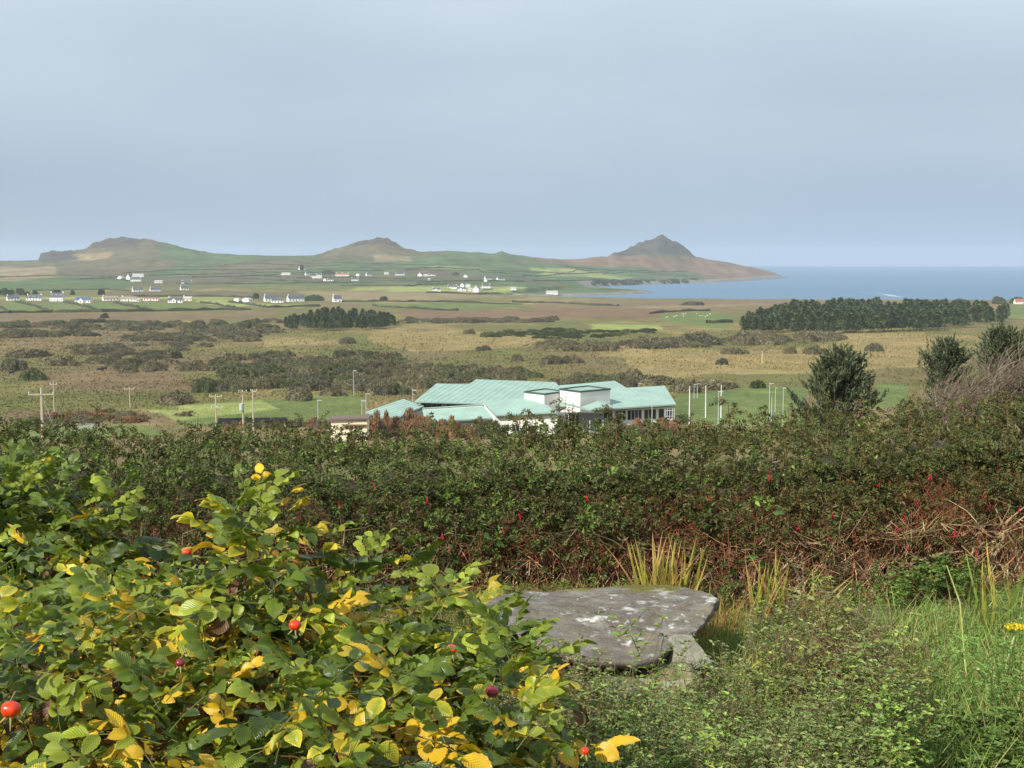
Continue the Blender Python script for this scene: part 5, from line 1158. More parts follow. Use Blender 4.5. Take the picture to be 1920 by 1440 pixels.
        mid = np.array([x + lean * .3 + g_.normal(0, .03), (d0 + d1) / 2, (z0 + z1) / 2]); r = g_.uniform(.0016, .0038) * (.6 if z1 > gb + H * .72 else 1)
        P = np.array([[x, d0, z0], mid, [x + lean * (z1 - z0) * 2.2, d1, z1]]); s.tube(P - base, [r, r * .85, r * .5], 3, np.array([c0, (c0 + c1) / 2, c1]) * g_.uniform(.75, 1.2), False)
    n = 1900                                                           # tangle of pale old twigs
    for i in range(n):
        x = tab(g_.random(), [(0, -2.5), (.22, .6), (1, 5.2)]) ; gb = gz(x, 8.6); p = np.array([x, 8.12 + abs(g_.normal(0, .15)), gb + min(abs(g_.normal(.0, .30)) * (1.25 if x > 1.0 else .85), .36) + .02])
        dv = np.array([g_.normal(.3, 1), g_.normal(-.2, .35), g_.normal(.2, .4)]); dv /= np.linalg.norm(dv); ln = g_.uniform(.08, .26); r = g_.uniform(.0013, .0034)
        c = (srgb(182, 154, 116) if g_.random() < (.5 if x > 1.3 else .18) else srgb(128, 90, 64)) * g_.uniform(.6, 1.1)
        s.tube(np.array([p, p + dv * ln * .5 + g_.normal(0, .03, 3), p + dv * ln + g_.normal(0, .04, 3)]) - base, [r, r * .8, r * .4], 3, c, False)
    o = obj('stems', s.mesh('stems', M_STEM), t); o['kind'] = 'stuff'
    # a few thick old limbs low on the right
    for i in range(14):
        x = g_.uniform(1.3, 4.2); gb = gz(x, 8.5); q = Geo(); P = [np.array([x, 8.3, gb - .02])]; dv = np.array([g_.normal(.1, .4), -.05, 1.0])
        for k in range(4): P.append(P[-1] + dv / np.linalg.norm(dv) * .13 + g_.normal(0, .015, 3)); dv = dv + np.array([g_.normal(.15, .35), g_.normal(0, .1), -.1])
        q.tube(np.array(P) - base, [.013, .011, .009, .007, .004], 6, srgb(170, 146, 112) * g_.uniform(.8, 1.1)); obj('limb', q.mesh('limb', M_STEM), t)
    # hanging red flowers
    fl = Geo(); red = srgb(196, 24, 40)
    fl.tube([[0, 0, 0], [0, 0, -.008], [0, 0, -.018], [0, 0, -.022]], [.001, .0035, .004, .003], 6, red)
    tv, tt = leaf_card(.024, .009)
    for i in range(4): a = i * 1.57; fl.tile(tv, tt, None, frames(np.array([[math.cos(a), math.sin(a), -.9]])), np.array([[0, 0, -.018]]), None, red[None])
    fl.tube([[0, 0, -.02], [0, 0, -.03]], [.004, .005], 6, srgb(112, 30, 110)); fl.tube([[0, 0, .03], [0, .004, .015], [0, 0, 0]], [.0006, .0006, .0008], 4, red)
    FM = fl.mesh('fuchsia_flower', M_FUCH)
    for px, py in [(635, 941), (800, 936), (972, 962), (829, 1000), (943, 990), (1441, 890), (1746, 888), (1718, 937), (1790, 998), (1832, 1037), (1848, 1030), (1700, 1023), (1724, 1060), (1697, 966), (1912, 952), (1680, 985), (560, 1000), (1650, 905), (1560, 960), (1845, 925), (1100, 930), (700, 905), (1330, 930), (1500, 985)]:
        o = obj('flower', FM, t, pt(px, py, 8.14) - base, (g_.normal(0, .2), g_.normal(0, .2), g_.uniform(0, 6)), g_.uniform(.75, 1.1))
hedge()
# ------------------------------------------------------------------ stone slab on its props
def stone_mat(name, base, light, moss=None):
    m, n, l, b = newmat(name)
    at_ = n.new('ShaderNodeAttribute'); at_.attribute_name = 'Col'
    s, f = mul_noise(n, l, at_.outputs['Color'], 7.0, .62, 1.35, detail=8, rough=.7)
    s, f2 = mul_noise(n, l, s, 46.0, .72, 1.28, detail=5, rough=.75)
    l.new(s, b.inputs['Base Color']); b.inputs['Roughness'].default_value = .92; b.inputs['Specular IOR Level'].default_value = .2
    ad = n.new('ShaderNodeMath'); ad.operation = 'ADD'; l.new(f, ad.inputs[0]); l.new(f2, ad.inputs[1])
    bp = n.new('ShaderNodeBump'); bp.inputs['Strength'].default_value = 1.0; bp.inputs['Distance'].default_value = .02
    l.new(ad.outputs[0], bp.inputs['Height']); l.new(bp.outputs[0], b.inputs['Normal'])
    return m
M_STONE = stone_mat('lichened_stone', None, None)
def slab():
    out = [(893, 1135, 6.62), (930, 1118, 6.85), (1000, 1108, 7.0), (1100, 1102, 7.06), (1200, 1096, 7.12), (1250, 1096, 7.12), (1290, 1102, 7.02), (1325, 1112, 6.85), (1347, 1124, 6.68), (1340, 1140, 6.52), (1306, 1176, 6.22), (1275, 1198, 6.06), (1230, 1224, 5.9), (1190, 1233, 5.86), (1140, 1229, 5.86), (1080, 1222, 5.86), (1010, 1200, 5.98), (950, 1172, 6.2), (905, 1152, 6.42)]
    P = np.array([pt(*o) for o in out]); c = P.mean(0); base = np.array([c[0], c[1], gz(c[0], c[1])])
    rings = np.linspace(0, 1, 70); n = 260; 
    seg = np.r_[0, np.cumsum(np.linalg.norm(np.diff(np.vstack([P, P[:1]]), axis=0), axis=1))]; tt = np.linspace(0, seg[-1], n, endpoint=False)
    B = np.stack([np.interp(tt, seg, np.r_[P[:, i], P[0, i]]) for i in range(3)], 1)
    B[:, :2] += ((fbm(tt * 9, tt * 0, 3, 3) - .5) * .035)[:, None] * (B - c)[:, :2] / np.linalg.norm((B - c)[:, :2], axis=1)[:, None]
    V = []; C = []
    g_ = np.random.default_rng(5)
    spots = [(1187, 1143, 17, 5), (1105, 1162, 26, 4.5), (1130, 1158, 14, 4), (1240, 1105, 15, 6), (1250, 1110, 9, 4), (1342, 1125, 12, 6), (1330, 1120, 8, 3), (1225, 1180, 9, 5), (1180, 1208, 8, 5), (1146, 1184, 6, 3), (1282, 1154, 4, 3), (1022, 1111, 8, 3), (1150, 1116, 7, 3), (1212, 1130, 26, 1.6), (1240, 1135, 22, 1.4), (1254, 1119, 7, 2.4), (1275, 1160, 5, 3), (1095, 1119, 4, 2), (1264, 1174, 6, 3), (1135, 1143, 5, 2), (1290, 1121, 8, 3), (1205, 1200, 5, 3), (1120, 1190, 5, 2.4), (1160, 1168, 5, 2.5), (1060, 1150, 6, 2.4), (1244, 1142, 6, 2)]
    for r in rings:
        q = c + (B - c) * r; rel = q
        dz = (fbm(q[:, 0] * 5, q[:, 1] * 5, 71, 4) - .5) * .022 + (fbm(q[:, 0] * 22, q[:, 1] * 22, 73, 3) - .5) * .010 - .006 * max(0, (r - .96) / .04) ** 2
        step = .016 * sstep(-.02, .02, (q[:, 1] - 6.35) * .5 - (q[:, 0] - .35) * .22 + (fbm(q[:, 0] * 4, q[:, 1] * 4, 75, 3) - .5) * .2)
        q = q + np.c_[0 * dz, 0 * dz, dz + step - .012]; V.append(q)
    top = np.array(V)
    bot = []
    for r, dz in ((1.0, -.0), (1.006, -.016), (1.0, -.034), (.985, -.05), (.90, -.07), (.5, -.10), (0, -.11)):
        q = c + (B - c) * r; q = q.copy(); q[:, 2] = c[2] + (B[:, 2] - c[2]) * r + dz + (fbm(q[:, 0] * 12, q[:, 1] * 12 + dz * 60, 77, 3) - .5) * .016 * (dz < 0); q[:, :2] += ((fbm(tt * 14, tt * 0 + dz * 60, 79, 3) - .5) * .03)[:, None] * (r > .9) * (dz < 0); bot.append(q)
    bot[0] = top[-1].copy()
    A = np.concatenate([top.reshape(-1, 3), np.array(bot).reshape(-1, 3)]); m = len(rings) + len(bot)
    q = [(i * n + j, (i + 1) * n + j, (i + 1) * n + (j + 1) % n, i * n + (j + 1) % n) for i in range(m - 1) if i != len(rings) - 1 for j in range(n)]
    px = px_of(A[:, 0], A[:, 1]) ; py = py_of(A[:, 1], A[:, 2])
    base_c = srgb(128, 120, 109) * (.72 + .6 * fbm(A[:, 0] * 6, A[:, 1] * 12, 81, 4))[:, None]
    base_c = base_c + (srgb(138, 130, 112) - base_c) * (sstep(.46, .62, fbm(A[:, 0] * 7, A[:, 1] * 7, 83, 4)) * sstep(6.9, 6.0, A[:, 1]))[:, None] * .7
    base_c = base_c + (srgb(150, 138, 106) - base_c) * sstep(.60, .70, fbm(A[:, 0] * 18, A[:, 1] * 18, 87, 3))[:, None] * .35
    wx = px + (fbm(A[:, 0] * 26, A[:, 1] * 26, 91, 4) - .5) * 30; wy = py + (fbm(A[:, 0] * 26, A[:, 1] * 26, 92, 4) - .5) * 15
    k = np.zeros(len(A))
    for sx, sy, rx, ry in spots: k = np.maximum(k, (1 - sstep(.45, 1.15, np.hypot((wx - sx) / rx, (wy - sy) / ry))) * (.45 + .75 * fbm(A[:, 0] * 60, A[:, 1] * 60, 97, 2)))
    k = np.maximum(k, sstep(.80, .86, fbm(A[:, 0] * 34, A[:, 1] * 34, 93, 2)) * .6)
    gl = sstep(.56, .70, fbm(A[:, 0] * 15, A[:, 1] * 15, 99, 4))[:, None] * .55; base_c = base_c + (srgb(158, 154, 146) - base_c) * gl
    k = np.clip(k, 0, 1) * (np.arange(len(A)) < len(rings) * n); base_c = base_c + (srgb(222, 222, 214) - base_c) * k[:, None]
    ms = sstep(.42, .6, fbm(A[:, 0] * 8, A[:, 1] * 8, 95, 3)) * (1 - sstep(1104, 1114, wy)) * sstep(1040, 1100, wx) * (1 - sstep(1262, 1290, wx)) + .8 * (1 - sstep(1098, 1104, wy)) * (wx > 960)
    ms = np.clip(ms, 0, 1) * (np.arange(len(A)) < len(rings) * n); base_c = base_c + (srgb(122, 116, 44) - base_c) * ms[:, None] * .85
    g = Geo(); g.add(A - base, quads=q, col=base_c)
    tag(obj('stone_slab', g.mesh('stone_slab', M_STONE, True), None, base), 'large flat grey stone slab with white lichen spots, resting on smaller stones', 'stone slab')
slab()
def rock(name, label, cx, cy, cz, hx, hy, hz, seed, col, rot=(0, 0, 0), cut=()):
    g_ = np.random.default_rng(seed); v, f = ico(3)
    p = np.sign(v) * np.abs(v) ** .62
    for nrm, dd in cut:
        nn = np.array(nrm, float); nn /= np.linalg.norm(nn); e = np.maximum(0, p @ nn - dd); p = p - e[:, None] * nn
    p = p * (1 + (fbm(v[:, 0] * 2 + seed, v[:, 1] * 2 + v[:, 2] * 3, seed, 4) - .5)[:, None] * .22) * [hx, hy, hz]
    c = col * (.75 + .5 * fbm(v[:, 0] * 3, v[:, 1] * 3 + v[:, 2], seed + 3, 4))[:, None]
    li = sstep(.58, .66, fbm(v[:, 0] * 5 + 9, v[:, 2] * 5 + v[:, 1] * 3, seed + 5, 3))[:, None]; c = c + (srgb(186, 184, 166) - c) * li * .5
    g = Geo(); g.add(p, tris=f, col=c)
    return tag(obj(name, g.mesh(name, M_STONE, False), None, (cx, cy, cz), rot), label, 'stone')
a = pt(1290, 1236, 6.06); rock('prop_stone', 'pale wedge-shaped stone propping the slab corner', a[0], a[1] + .02, a[2] - .0, .105, .10, .085, 3, srgb(168, 164, 142), (.25, .22, .3), [((.2, -.6, -.75), .55), ((0, -.2, 1), .7), ((.8, .1, .5), .72)])
a = pt(1238, 1300, 5.85); rock('base_stone', 'greenish buried stone lying under the wedge-shaped stone', a[0], a[1] + .05, a[2] - .03, .19, .14, .10, 8, srgb(128, 122, 86), (.1, -.35, .2), [((-.4, -.5, .7), .6)])
a = pt(1165, 1302, 5.8); rock('base_stone', 'pale stone half hidden by herbs under the slab', a[0], a[1] + .1, a[2] - .04, .13, .12, .08, 11, srgb(140, 132, 108), (0, .1, .6))
a = on(1030, 6.35); rock('base_stone', 'dark supporting stone in the shade beneath the slab', a[0], a[1], a[2] + .04, .22, .16, .11, 14, srgb(104, 98, 90), (0, 0, .4))

# ------------------------------------------------------------------ herbs, grass and other plants round the slab
def herb_template(seed, H=.34, nodes=8, L=.030, W=.015, cols=(srgb(112, 124, 78), srgb(146, 154, 100)), stemc=srgb(122, 98, 70), heads=False):
    g_ = np.random.default_rng(seed); g = Geo(); tv, tt = leaf_card(L, W)
    def branch(p0, d0, ln, nn, sc):
        pts = [p0 + d0 * ln * i / nn + np.array([g_.normal(0, .004), g_.normal(0, .004), 0]) * i for i in range(nn + 1)]
        q_ = pts[::4] if nn > 4 else pts[::3]; g.tube(q_, np.linspace(.0018, .0009, len(q_)) * sc, 3, stemc, False)
        D = []; P = []; S = []
        for i in range(1, nn + 1):
            for s in (0, 1):
                for r in range(1 if i < nn - 1 else 2):
                    a = (i % 2) * 1.57 + s * math.pi + r * .9 + g_.uniform(-.4, .4); D.append([math.cos(a), math.sin(a), g_.uniform(-.1, .6)]); P.append(pts[i]); S.append(sc * g_.uniform(.7, 1.2) * (1.05 - .45 * i / nn))
        c = (cols[0] + (cols[1] - cols[0]) * g_.random((len(D), 1))) * g_.uniform(.8, 1.2, (len(D), 1))
        g.tile(tv, tt, None, frames(np.array(D), g_.normal(0, .4, len(D))) * np.array(S)[:, None, None], np.array(P), None, c)
        return pts
    pts = branch(np.zeros(3), np.array([g_.normal(0, .12), g_.normal(0, .12), 1.0]), H, nodes, 1.0)
    for i in range(nodes // 2, nodes):
        for s in (0, 1):
            a = (i % 2) * 1.57 + s * 3.14 + g_.uniform(-.4, .4); branch(pts[i], np.array([math.cos(a) * .7, math.sin(a) * .7, .75]), H * .2, 3, .7)
    return raw(g)
def scatter(name, label, cat, temps, x, y, smin, smax, mat, seed, tilt=.12, kind='stuff', cmul=None, zoff=0, smul=1.0):
    g_ = np.random.default_rng(seed); n = len(x); base = np.array([x.mean(), y.mean(), gz(x.mean(), y.mean())]); z = ground(x, y) + zoff
    S = g_.uniform(smin, smax, n) * smul; up = np.c_[g_.normal(0, tilt, n), g_.normal(0, tilt, n), np.ones(n)]
    a = g_.uniform(0, 6.28, n); up /= np.linalg.norm(up, axis=1)[:, None]; sx = np.c_[np.cos(a), np.sin(a), 0 * a]; sx -= up * np.einsum('ij,ij->i', sx, up)[:, None]; sx /= np.linalg.norm(sx, axis=1)[:, None]
    M = np.stack([sx, np.cross(up, sx), up], 2) * S[:, None, None]; k = g_.integers(0, len(temps), n); g = Geo(); L = np.c_[x, y, z] - base
    cm = g_.uniform(.82, 1.2, (n, 1)) * np.ones((1, 3)) if cmul is None else cmul
    for i, (tv, tt, tq, tc) in enumerate(temps):
        ids = k == i
        if ids.any(): g.tile(tv, tt, tq, M[ids], L[ids], tc, cm[ids])
    return tag(obj(name, g.mesh(name, mat), None, base), label, cat, None, kind)
def region(poly, n, seed, avoid_slab=True):
    g_ = np.random.default_rng(seed); P = np.array([((px - 960) / F * d, d) for px, d in poly]); x0, y0 = P.min(0); x1, y1 = P.max(0); X = []; Y = []
    while len(X) < n:
        x = g_.uniform(x0, x1, n); y = g_.uniform(y0, y1, n); m = inpoly(x, y, P)
        if avoid_slab: m &= np.hypot((x - .40) / .62, (y - 6.5) / .58) > 1
        X += x[m].tolist(); Y += y[m].tolist()
    return np.array(X[:n]), np.array(Y[:n])
HERB = [herb_template(4000 + i) for i in range(5)] + [herb_template(4010 + i, .36, 8, .036, .019, (srgb(120, 142, 70), srgb(158, 174, 92))) for i in range(2)] + [herb_template(4020 + i, .40, 8, .022, .010, (srgb(124, 118, 88), srgb(146, 140, 108)), srgb(132, 112, 88)) for i in range(1)]
x, y = region([(850, 3.0), (900, 4.4), (960, 5.2), (1010, 5.6), (1150, 5.5), (1300, 5.45), (1370, 5.8), (1420, 6.25), (1620, 6.3), (1700, 5.8), (1740, 4.6), (1700, 3.9), (1560, 3.2), (1200, 2.9)], 1700, 41)
nz = fbm(x * 3, y * 3, 6, 3)
keep_ = ~((np.hypot((x - .55) / .8, (y - 5.75) / .42) < 1) & (np.random.default_rng(2).random(len(x)) < .75)) & (fbm(x * 4, y * 4, 7, 2) + np.random.default_rng(3).random(len(x)) * .5 > .57); x, y = x[keep_], y[keep_]
hs = (.50 + .75 * fbm(x * 2.6, y * 2.6, 8, 3)) * np.where(np.random.default_rng(4).random(len(x)) < .16, 1.4, 1)
scatter('herb_patch', 'dense grey-green marjoram-like herbs growing in front of the slab', 'herbs', HERB, x, y, .8, 1.2, M_HERB, 42, smul=hs * np.where(np.hypot((x - .55) / .8, (y - 5.55) / .6) < 1, .45, 1), cmul=np.stack([.84 + .42 * fbm(x * 2, y * 2, 9, 3), .86 + .40 * fbm(x * 2, y * 2, 10, 3), .75 + .45 * fbm(x * 2, y * 2, 11, 3)], 1))
x, y = region([(1400, 6.4), (1400, 7.2), (1560, 7.3), (1700, 6.9), (1640, 6.3), (1500, 6.2)], 120, 43)
scatter('dry_herbs', 'faded brown herb heads between the herb patch and the hedge', 'herbs', HERB[-1:], x, y, .35, .6, M_HERB, 44)
# broad-leaved weeds at the lower edge
WEED = [herb_template(4100 + i, .22, 5, .055, .034, (srgb(94, 120, 56), srgb(124, 146, 72)), srgb(120, 124, 70)) for i in range(3)]
x, y = region([(1560, 3.7), (1740, 4.2), (1960, 4.0), (1960, 5.0), (1700, 4.9)], 60, 45); scatter('leafy_weeds', 'low leafy green weeds in the grass at the bottom corner', 'weeds', WEED, x, y, .6, 1.1, M_HERB, 46)
x, y = region([(1640, 7.6), (1660, 8.3), (1840, 8.3), (1850, 7.7)], 40, 47); scatter('leafy_weeds', 'patch of round green leaves at the foot of the hedge', 'weeds', WEED, x, y, .6, 1.0, M_HERB, 48)
x, y = region([(1150, 8.0), (1160, 8.4), (1640, 8.4), (1640, 7.9)], 60, 49); scatter('leafy_weeds', 'scattered small weeds below the bare hedge stems', 'weeds', WEED[:1] + HERB[-1:], x, y, .4, .8, M_HERB, 50)
def blade_template(seed, H, W, c0, c1, seg=4, bend=.35):
    g_ = np.random.default_rng(seed); v = np.linspace(0, 1, seg + 1); w = W / 2 * (1 - v ** 2.2); b = bend * H * v ** 2
    V = np.concatenate([np.c_[-w, b, H * v * (1 - .15 * bend * v)], np.c_[w, b, H * v * (1 - .15 * bend * v)]]); n = seg + 1
    c = c0 + (c1 - c0) * v[:, None] ** 1.4
    return V, None, np.array([(i, n + i, n + i + 1, i + 1) for i in range(seg)]), np.concatenate([c, c])
GR = [blade_template(1, .16, .005, srgb(96, 134, 48), srgb(132, 160, 70), 3, .5), blade_template(2, .20, .0045, srgb(104, 140, 52), srgb(150, 170, 84), 3, .8), blade_template(3, .13, .005, srgb(88, 124, 44), srgb(118, 150, 60), 3, .3), blade_template(4, .22, .004, srgb(150, 144, 84), srgb(190, 172, 116), 3, .6)]
x, y = region([(1600, 4.4), (1560, 6.0), (1540, 6.9), (1640, 7.1), (2200, 7.2), (2400, 4.0), (1700, 3.7)], 14000, 51); scatter('grass', 'lush green grass in the corner beside the herbs', 'grass', GR[:3] + GR[:3] + GR[3:], x, y, .7, 1.4, M_BLADE, 52, .25)
DRY = [blade_template(5, .09, .005, srgb(150, 120, 74), srgb(190, 158, 104), 3, .9), blade_template(6, .07, .005, srgb(120, 92, 60), srgb(170, 132, 84), 3, 1.2), blade_template(7, .10, .005, srgb(110, 122, 56), srgb(170, 160, 84), 3, .6)]
x, y = region([(560, 7.4), (600, 8.5), (1920, 8.5), (1920, 8.1), (1400, 7.6), (1340, 7.0), (1000, 7.3)], 6500, 53); scatter('dry_grass', 'dry tan grass and litter along the foot of the hedge', 'grass', DRY, x, y, .6, 1.3, M_BLADE, 54, .5)
x, y = region([(900, 2.6), (900, 6.0), (1350, 6.2), (1750, 6.4), (1800, 4.0), (1400, 2.8)], 5000, 55); scatter('undergrowth_grass', 'thin grass growing between the herb stems', 'grass', GR[:1] + GR[2:], x, y, .6, 1.1, M_BLADE, 56, .4)
x, y = region([(1290, 5.9), (1300, 6.5), (1345, 7.2), (1480, 7.2), (1480, 6.0)], 900, 59); scatter('grass', 'short tufts of grass beside the tip of the slab', 'grass', GR + DRY, x, y, .35, .8, M_BLADE, 60, .4)
x, y = region([(280, 5.2), (260, 8.3), (900, 8.3), (900, 5.2)], 6000, 57); scatter('grass', 'green grass strip between the rose bushes and the hedge', 'grass', GR, x, y, .3, .65, M_BLADE, 58, .3)
# sword-leaved clumps: every blade a part
def clump(label, px, d, n, hmin, hmax, spread, cols, seed, lean=(0, 0)):
    g_ = np.random.default_rng(seed); p = on(px, d); t = thing('sword_leaf_clump', label, 'plant', p, 0, 'sword-leaved clumps by the hedge')
    ms = []
    for c0, c1, bd in cols:
        tv, _, tq, tc = blade_template(1, 1.0, .034, c0, c1, 6, bd); g = Geo(); g.add(tv, quads=tq, col=tc); ms.append(g.mesh('leaf_blade', M_BLADE))
    for i in range(n):
        a = g_.uniform(0, 6.28); r = spread * g_.random() ** .6; H = g_.uniform(hmin, hmax)
        o = obj('leaf', ms[g_.integers(0, len(ms))], t, (r * math.cos(a), r * math.sin(a) * .7, -.02), (g_.normal(0, .14), g_.normal(0, .22) + lean[0], g_.uniform(0, 6.28)), (H * g_.uniform(.8, 1.2), H, H))
YG = (srgb(124, 136, 50), srgb(196, 178, 84), .12); YG2 = (srgb(150, 152, 60), srgb(206, 182, 96), .25); TAN = (srgb(150, 112, 64), srgb(196, 156, 96), .4); GRN = (srgb(88, 116, 46), srgb(150, 158, 74), .15)
clump('upright clump of yellowish sword leaves behind the slab', 1252, 7.75, 62, .38, .56, .15, [YG, YG2, YG, TAN], 61)
clump('dry brown sword leaves beside the slab tip', 1325, 7.35, 44, .2, .34, .16, [TAN, TAN, YG2], 62)
clump('green sword-leaved clump in the middle of the hedge foot', 1462, 7.7, 46, .30, .46, .12, [GRN, YG, TAN], 63)
clump('leaning sparse sword leaves right of the green clump', 1530, 7.75, 14, .25, .4, .10, [YG2, TAN], 64, (.5, 0))
clump('small yellow-green sword leaves near the slab tip', 1385, 7.3, 22, .15, .28, .09, [YG, GRN, TAN], 65)
clump('tall thin sword leaves at the right picture edge', 1868, 6.9, 24, .35, .6, .10, [YG, GRN, YG2], 66)
clump('yellow bent leaves rising from the herbs below the slab tip', 1392, 6.2, 8, .2, .3, .04, [(srgb(176, 170, 60), srgb(206, 190, 90), .5)], 67, (.6, 0))
# brambles: three-part leaves
def bramble(label, px, py, d, n, sx, sz, seed):
    g_ = np.random.default_rng(seed); p0 = pt(px, py, d); base = np.array([p0[0], d, gz(p0[0], d)]); t = thing('bramble', label, 'bramble', base, 0, 'brambles in the hedge'); ms = []
    for i in range(3):
        g = Geo()
        for a, L in ((0, .05), (1.15, .042), (-1.15, .042)):
            P, q, c, uv = leaflet(L, L * .8, .3, .3, 6, 5, srgb(78, 106, 50) * g_.uniform(.85, 1.2), srgb(98, 124, 60), g_, .04); g.add(P @ rz_(a).T, quads=q, col=c, uv=uv)
        g.tube([[0, -.03, .0], [0, 0, 0]], .001, 3, srgb(110, 60, 50)); ms.append(g.mesh('bramble_leaf', M_ROSE, True))
    P = []
    for i in range(n):
        q = p0 + [g_.normal(0, sx), g_.normal(-.03, .05), g_.normal(0, sz)] - base; P.append(q)
        dv = np.array([[g_.normal(0, .8), -.7, g_.normal(-.1, .5)]]); m4 = np.eye(4); m4[:3, :3] = frames(dv, g_.normal(0, .4, 1))[0] @ rx_(.5) * g_.uniform(.7, 1.2); m4[:3, 3] = q
        o = obj('leaf', ms[i % 3], t); o.matrix_basis = Matrix(m4.tolist())
    s = Geo()
    for k in range(4):
        q = P[k * 2]; s.tube([[g_.normal(0, .05), 0.03, -.02], q * [.5, .5, .7] + [0, .05, .1], q + [0, .03, 0]], [.003, .0028, .0015], 5, srgb(122, 76, 58))
    obj('stem', s.mesh('stem', M_STEM), t)['kind'] = 'stuff'
bramble('bramble with dark green leaves climbing beside the upright sword leaves', 1385, 1025, 8.0, 26, .10, .13, 71)
bramble('bramble with round leaves at the foot of the hedge on the right', 1745, 1100, 7.85, 30, .17, .06, 72)
bramble('bramble spray with pale leaves low in the hedge behind the rose bush', 900, 1010, 8.1, 16, .2, .1, 73)
# feathery plants
def feather(label, px, d, H, n, seed, cols, spread=.2, name='feathery_shrub', cat='shrub'):
    g_ = np.random.default_rng(seed); p = on(px, d); t = thing(name, label, cat, p, 0)
    g = Geo(); s = Geo()
    for i in range(n):
        a = g_.uniform(0, 6.28); r = spread * g_.random() ** .5; b = np.array([r * math.cos(a), r * math.sin(a) * .7, 0]); dv = np.array([b[0] * 1.3 + g_.normal(0, .12), b[1] * 1.3 + g_.normal(0, .12), H * g_.uniform(.6, 1.05)])
        P = np.array([b * .6, b * .6 + dv * .5 + g_.normal(0, .015, 3), b * .6 + dv]); s.tube(P, [.003, .002, .001], 4, srgb(120, 112, 64), False)
        m = 60; f = g_.uniform(.2, 1, m)[:, None]; pp = P[0] + (P[2] - P[0]) * f + g_.normal(0, .012, (m, 3)); dd = rdir(m, -.2, .9, g_); L = g_.uniform(.02, .055, m)
        M = frames(dd, g_.uniform(0, 6, m)) * np.stack([np.ones(m) * .006, L, L], 1)[:, None, :]; c = cols[0] + (cols[1] - cols[0]) * g_.random((m, 1))
        g.tile(np.array([[-.5, 0, 0], [.5, 0, 0], [0, 1, -.1]]), [(0, 1, 2)], None, M, pp, None, c)
    obj('foliage', g.mesh('foliage', M_HERB), t)['kind'] = 'stuff'; obj('stem', s.mesh('stem', M_STEM), t)['kind'] = 'stuff'
    return t
FC = (srgb(104, 108, 50), srgb(140, 136, 70))
feather('feathery olive shrub just behind the slab', 1050, 7.6, .15, 90, 81, FC, .34); feather('feathery olive shrub behind the slab nearer the rose bush', 920, 7.65, .15, 70, 82, FC, .3); feather('small feathery tuft at the back edge of the slab', 1150, 7.7, .15, 40, 83, FC, .2)
feather('bright green fennel foliage between the two rose bushes', 345, 5.4, .62, 60, 84, (srgb(96, 140, 60), srgb(130, 168, 80)), .22, 'fennel', 'fennel')
fn = feather('fennel plant with yellow flower head at the right picture edge', 1900, 5.2, .55, 26, 85, (srgb(100, 140, 66), srgb(140, 170, 90)), .14, 'fennel', 'fennel')
fb = on(1900, 5.2)
def stalk(P, r, col): s = Geo(); s.tube(np.array(P) - fb, r, 5, col); return obj('stalk', s.mesh('stalk', M_STEM), fn)
stalk([on(1900, 5.2), pt(1880, 1330, 5.2), pt(1888, 1240, 5.2), pt(1905, 1182, 5.2)], [.006, .005, .004, .002], srgb(170, 186, 120))
stalk([pt(1880, 1330, 5.2), pt(1850, 1230, 5.2), pt(1840, 1215, 5.2)], [.004, .004, .006], srgb(180, 196, 130)); stalk([pt(1876, 1350, 5.2), pt(1845, 1270, 5.15), pt(1834, 1255, 5.1)], [.004, .005, .007], srgb(196, 208, 140)); stalk([on(1910, 5.2), pt(1912, 1300, 5.2), pt(1925, 1200, 5.2)], [.005, .004, .003], srgb(170, 186, 120)); stalk([on(1840, 5.6), pt(1800, 1130, 5.6), pt(1775, 1060, 5.6)], [.004, .003, .002], srgb(180, 190, 110))
u = Geo(); c = pt(1905, 1182, 5.2) - fb
for i in range(34):
    a = i * 2.4; r = .042 * math.sqrt(i / 34); q = c + [r * math.cos(a), r * math.sin(a), .022 - r * .25]; u.tube([c, q], [.0006, .0005], 3, srgb(170, 176, 90), False); u.add(ICO1[0] * .0055 + q, tris=ICO1[1], col=srgb(222, 196, 40))
obj('flower_head', u.mesh('flower_head', M_HERB), fn)['kind'] = 'stuff'

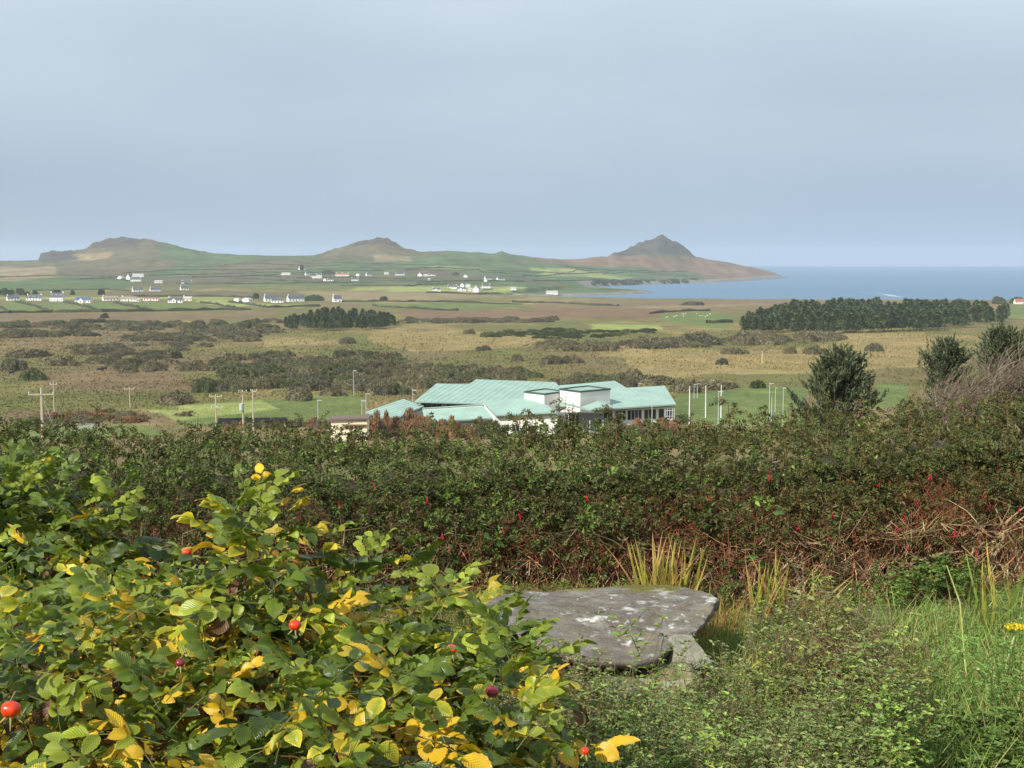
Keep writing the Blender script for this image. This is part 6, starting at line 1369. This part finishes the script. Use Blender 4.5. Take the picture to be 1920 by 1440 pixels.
# ------------------------------------------------------------------ wind-swept conifers and bare shrub beyond the hedge
M_CYP = mat_veg('cypress_spray', .7, .12, .22, 1.2, .2, .35)
def conifer(label, px, d, ytop, wpx, seed, lean=.25, nb=70):
    g_ = np.random.default_rng(seed); p = on(px, d); s = d / F; H = pt(px, ytop, d)[2] - p[2]; W = wpx * s
    t = thing('wind_swept_conifer', label, 'tree', p, 0, 'wind-swept conifers beyond the hedge'); g = Geo(); b = Geo()
    tr = np.array([[0, 0, -.5], [lean * .1 * H * .3, 0, H * .35], [lean * H * .12, .1, H * .7], [lean * H * .25, 0, H * .97]]); b.tube(tr, [.20, .16, .10, .03], 8, srgb(120, 104, 90))
    def tp(f): return np.array([np.interp(f, [0, .35, .7, 1], tr[:, i]) for i in range(3)])
    for i in range(nb):
        f = g_.uniform(.18, 1.0); a = g_.uniform(0, 6.28); prof = W * .5 * (1.0 - .86 * max(0, (f - .45) / .55) ** .95); ln = prof * g_.uniform(.6, 1.15)
        p0 = tp(f * .9); dv = np.array([math.cos(a) + lean * .55, math.sin(a) * .9, g_.uniform(.25, .95) + .5 * f]); dv /= np.linalg.norm(dv); p1 = p0 + dv * ln + [0, 0, ln * .12]
        b.tube([p0, (p0 + p1) / 2 + g_.normal(0, .05, 3), p1], [.045, .03, .012], 4, srgb(128, 112, 96), False)
        for j in range(4):
            ff = g_.uniform(.35, 1.0); q0 = p0 + (p1 - p0) * ff; dj = dv * .8 + rdir(1, -.3, 1, g_)[0] * .7 + [lean * .5, 0, .35]; dj /= np.linalg.norm(dj); lj = g_.uniform(.35, 1.1) * W * .18
            m = 30; fr = g_.random(m)[:, None]; pp = q0 + dj * lj * fr * 1.6 + g_.normal(0, .07 * W / 3.6, (m, 3)) * (1.1 - fr * .8); dd = dj * 1.1 + rdir(m, -.6, 1, g_) * .75; L = g_.uniform(.5, 1.3, m) * .16 * W / 3.6
            M = frames(dd, g_.uniform(0, 6, m)) * np.stack([L * .42, L, L], 1)[:, None, :]; c = (srgb(64, 76, 54) + (srgb(102, 110, 80) - srgb(64, 76, 54)) * g_.random((m, 1))) * g_.uniform(.8, 1.2, (m, 1))
            g.tile(np.array([[-.5, -.2, 0], [.5, -.2, 0], [.3, .6, .05], [0, 1.1, .15]]), None, [(0, 1, 2, 3)], M, pp, None, c)
    obj('crown', g.mesh('crown', M_CYP), t); obj('trunk', b.mesh('trunk', M_STEM), t)
conifer('grey-green wind-swept conifer standing alone above the hedge', 1566, 78, 672, 170, 91, .25, 120); conifer('wind-swept conifer between the lone one and the picture edge', 1772, 70, 646, 118, 92, .2, 95); conifer('dark wind-swept conifer at the right picture edge', 1888, 64, 630, 130, 93, -.05, 100)
conifer('small dark conifer sapling left of the lone wind-swept conifer', 1508, 80, 735, 60, 94, .3, 26)
def bare_shrub(label, pxs, d, tops, seed, n):
    g_ = np.random.default_rng(seed); p = on(np.mean(pxs), d); t = thing('bare_shrub', label, 'shrub', p, 0, 'bare shrubs beyond the hedge'); g = Geo()
    for i in range(n):
        px = g_.uniform(pxs[0], pxs[1]); dd = d + g_.uniform(-1.2, 2.0); f = on(px, dd); zt = pt(px, tab(px, tops), dd)[2]; H = (zt - f[2]) * g_.uniform(.72, 1.06)
        lean = g_.normal(.38, .22) * H; r = g_.uniform(.005, .012); c = (srgb(120, 108, 92) if g_.random() < .6 else srgb(96, 82, 68)) * g_.uniform(.75, 1.2)
        P = np.array([f, f + [lean * .25, g_.normal(0, .1), H * .5], f + [lean * .8, g_.normal(0, .15), H * .85], f + [lean * 1.1, g_.normal(0, .2), H]]); g.tube(P - p, [r, r * .8, r * .55, r * .25], 3, c, False)
        for k in range(6):
            q = P[1] + (P[3] - P[1]) * g_.random(); dv = np.array([g_.normal(.35, .5), g_.normal(-.1, .4), g_.uniform(.3, 1)]); ln = g_.uniform(.12, .4); g.tube(np.array([q, q + dv * ln * .5, q + dv * ln + [ln * .15, 0, 0]]) - p, [r * .5, r * .4, r * .2], 3, c, False)
    obj('twigs', g.mesh('twigs', M_STEM), t)['kind'] = 'stuff'
    v = Geo(); gg = []
    for i in range(9):
        px = pxs[0] + (pxs[1] - pxs[0]) * (i + .5) / 9; f = on(px, d + 1.2); zt = pt(px, tab(px, tops), d + 1.2)[2]; h = (zt - f[2]) * .80; q = ICO2[0] * [(pxs[1] - pxs[0]) / F * d / 11, .9, h] * (1 + (g_.random((len(ICO2[0]), 1)) - .5) * .12) + f - p; v.add(q, tris=ICO2[1], col=srgb(112, 98, 80))
    obj('inner_twigs', v.mesh('inner_twigs', M_STEM), t)['kind'] = 'stuff'
bare_shrub('bare grey-brown shrub leaning with the wind behind the hedge, right of the conifers', (1690, 2060), 15.5, [(1680, 745), (1720, 722), (1780, 695), (1850, 678), (1920, 664), (2060, 650)], 95, 1000)
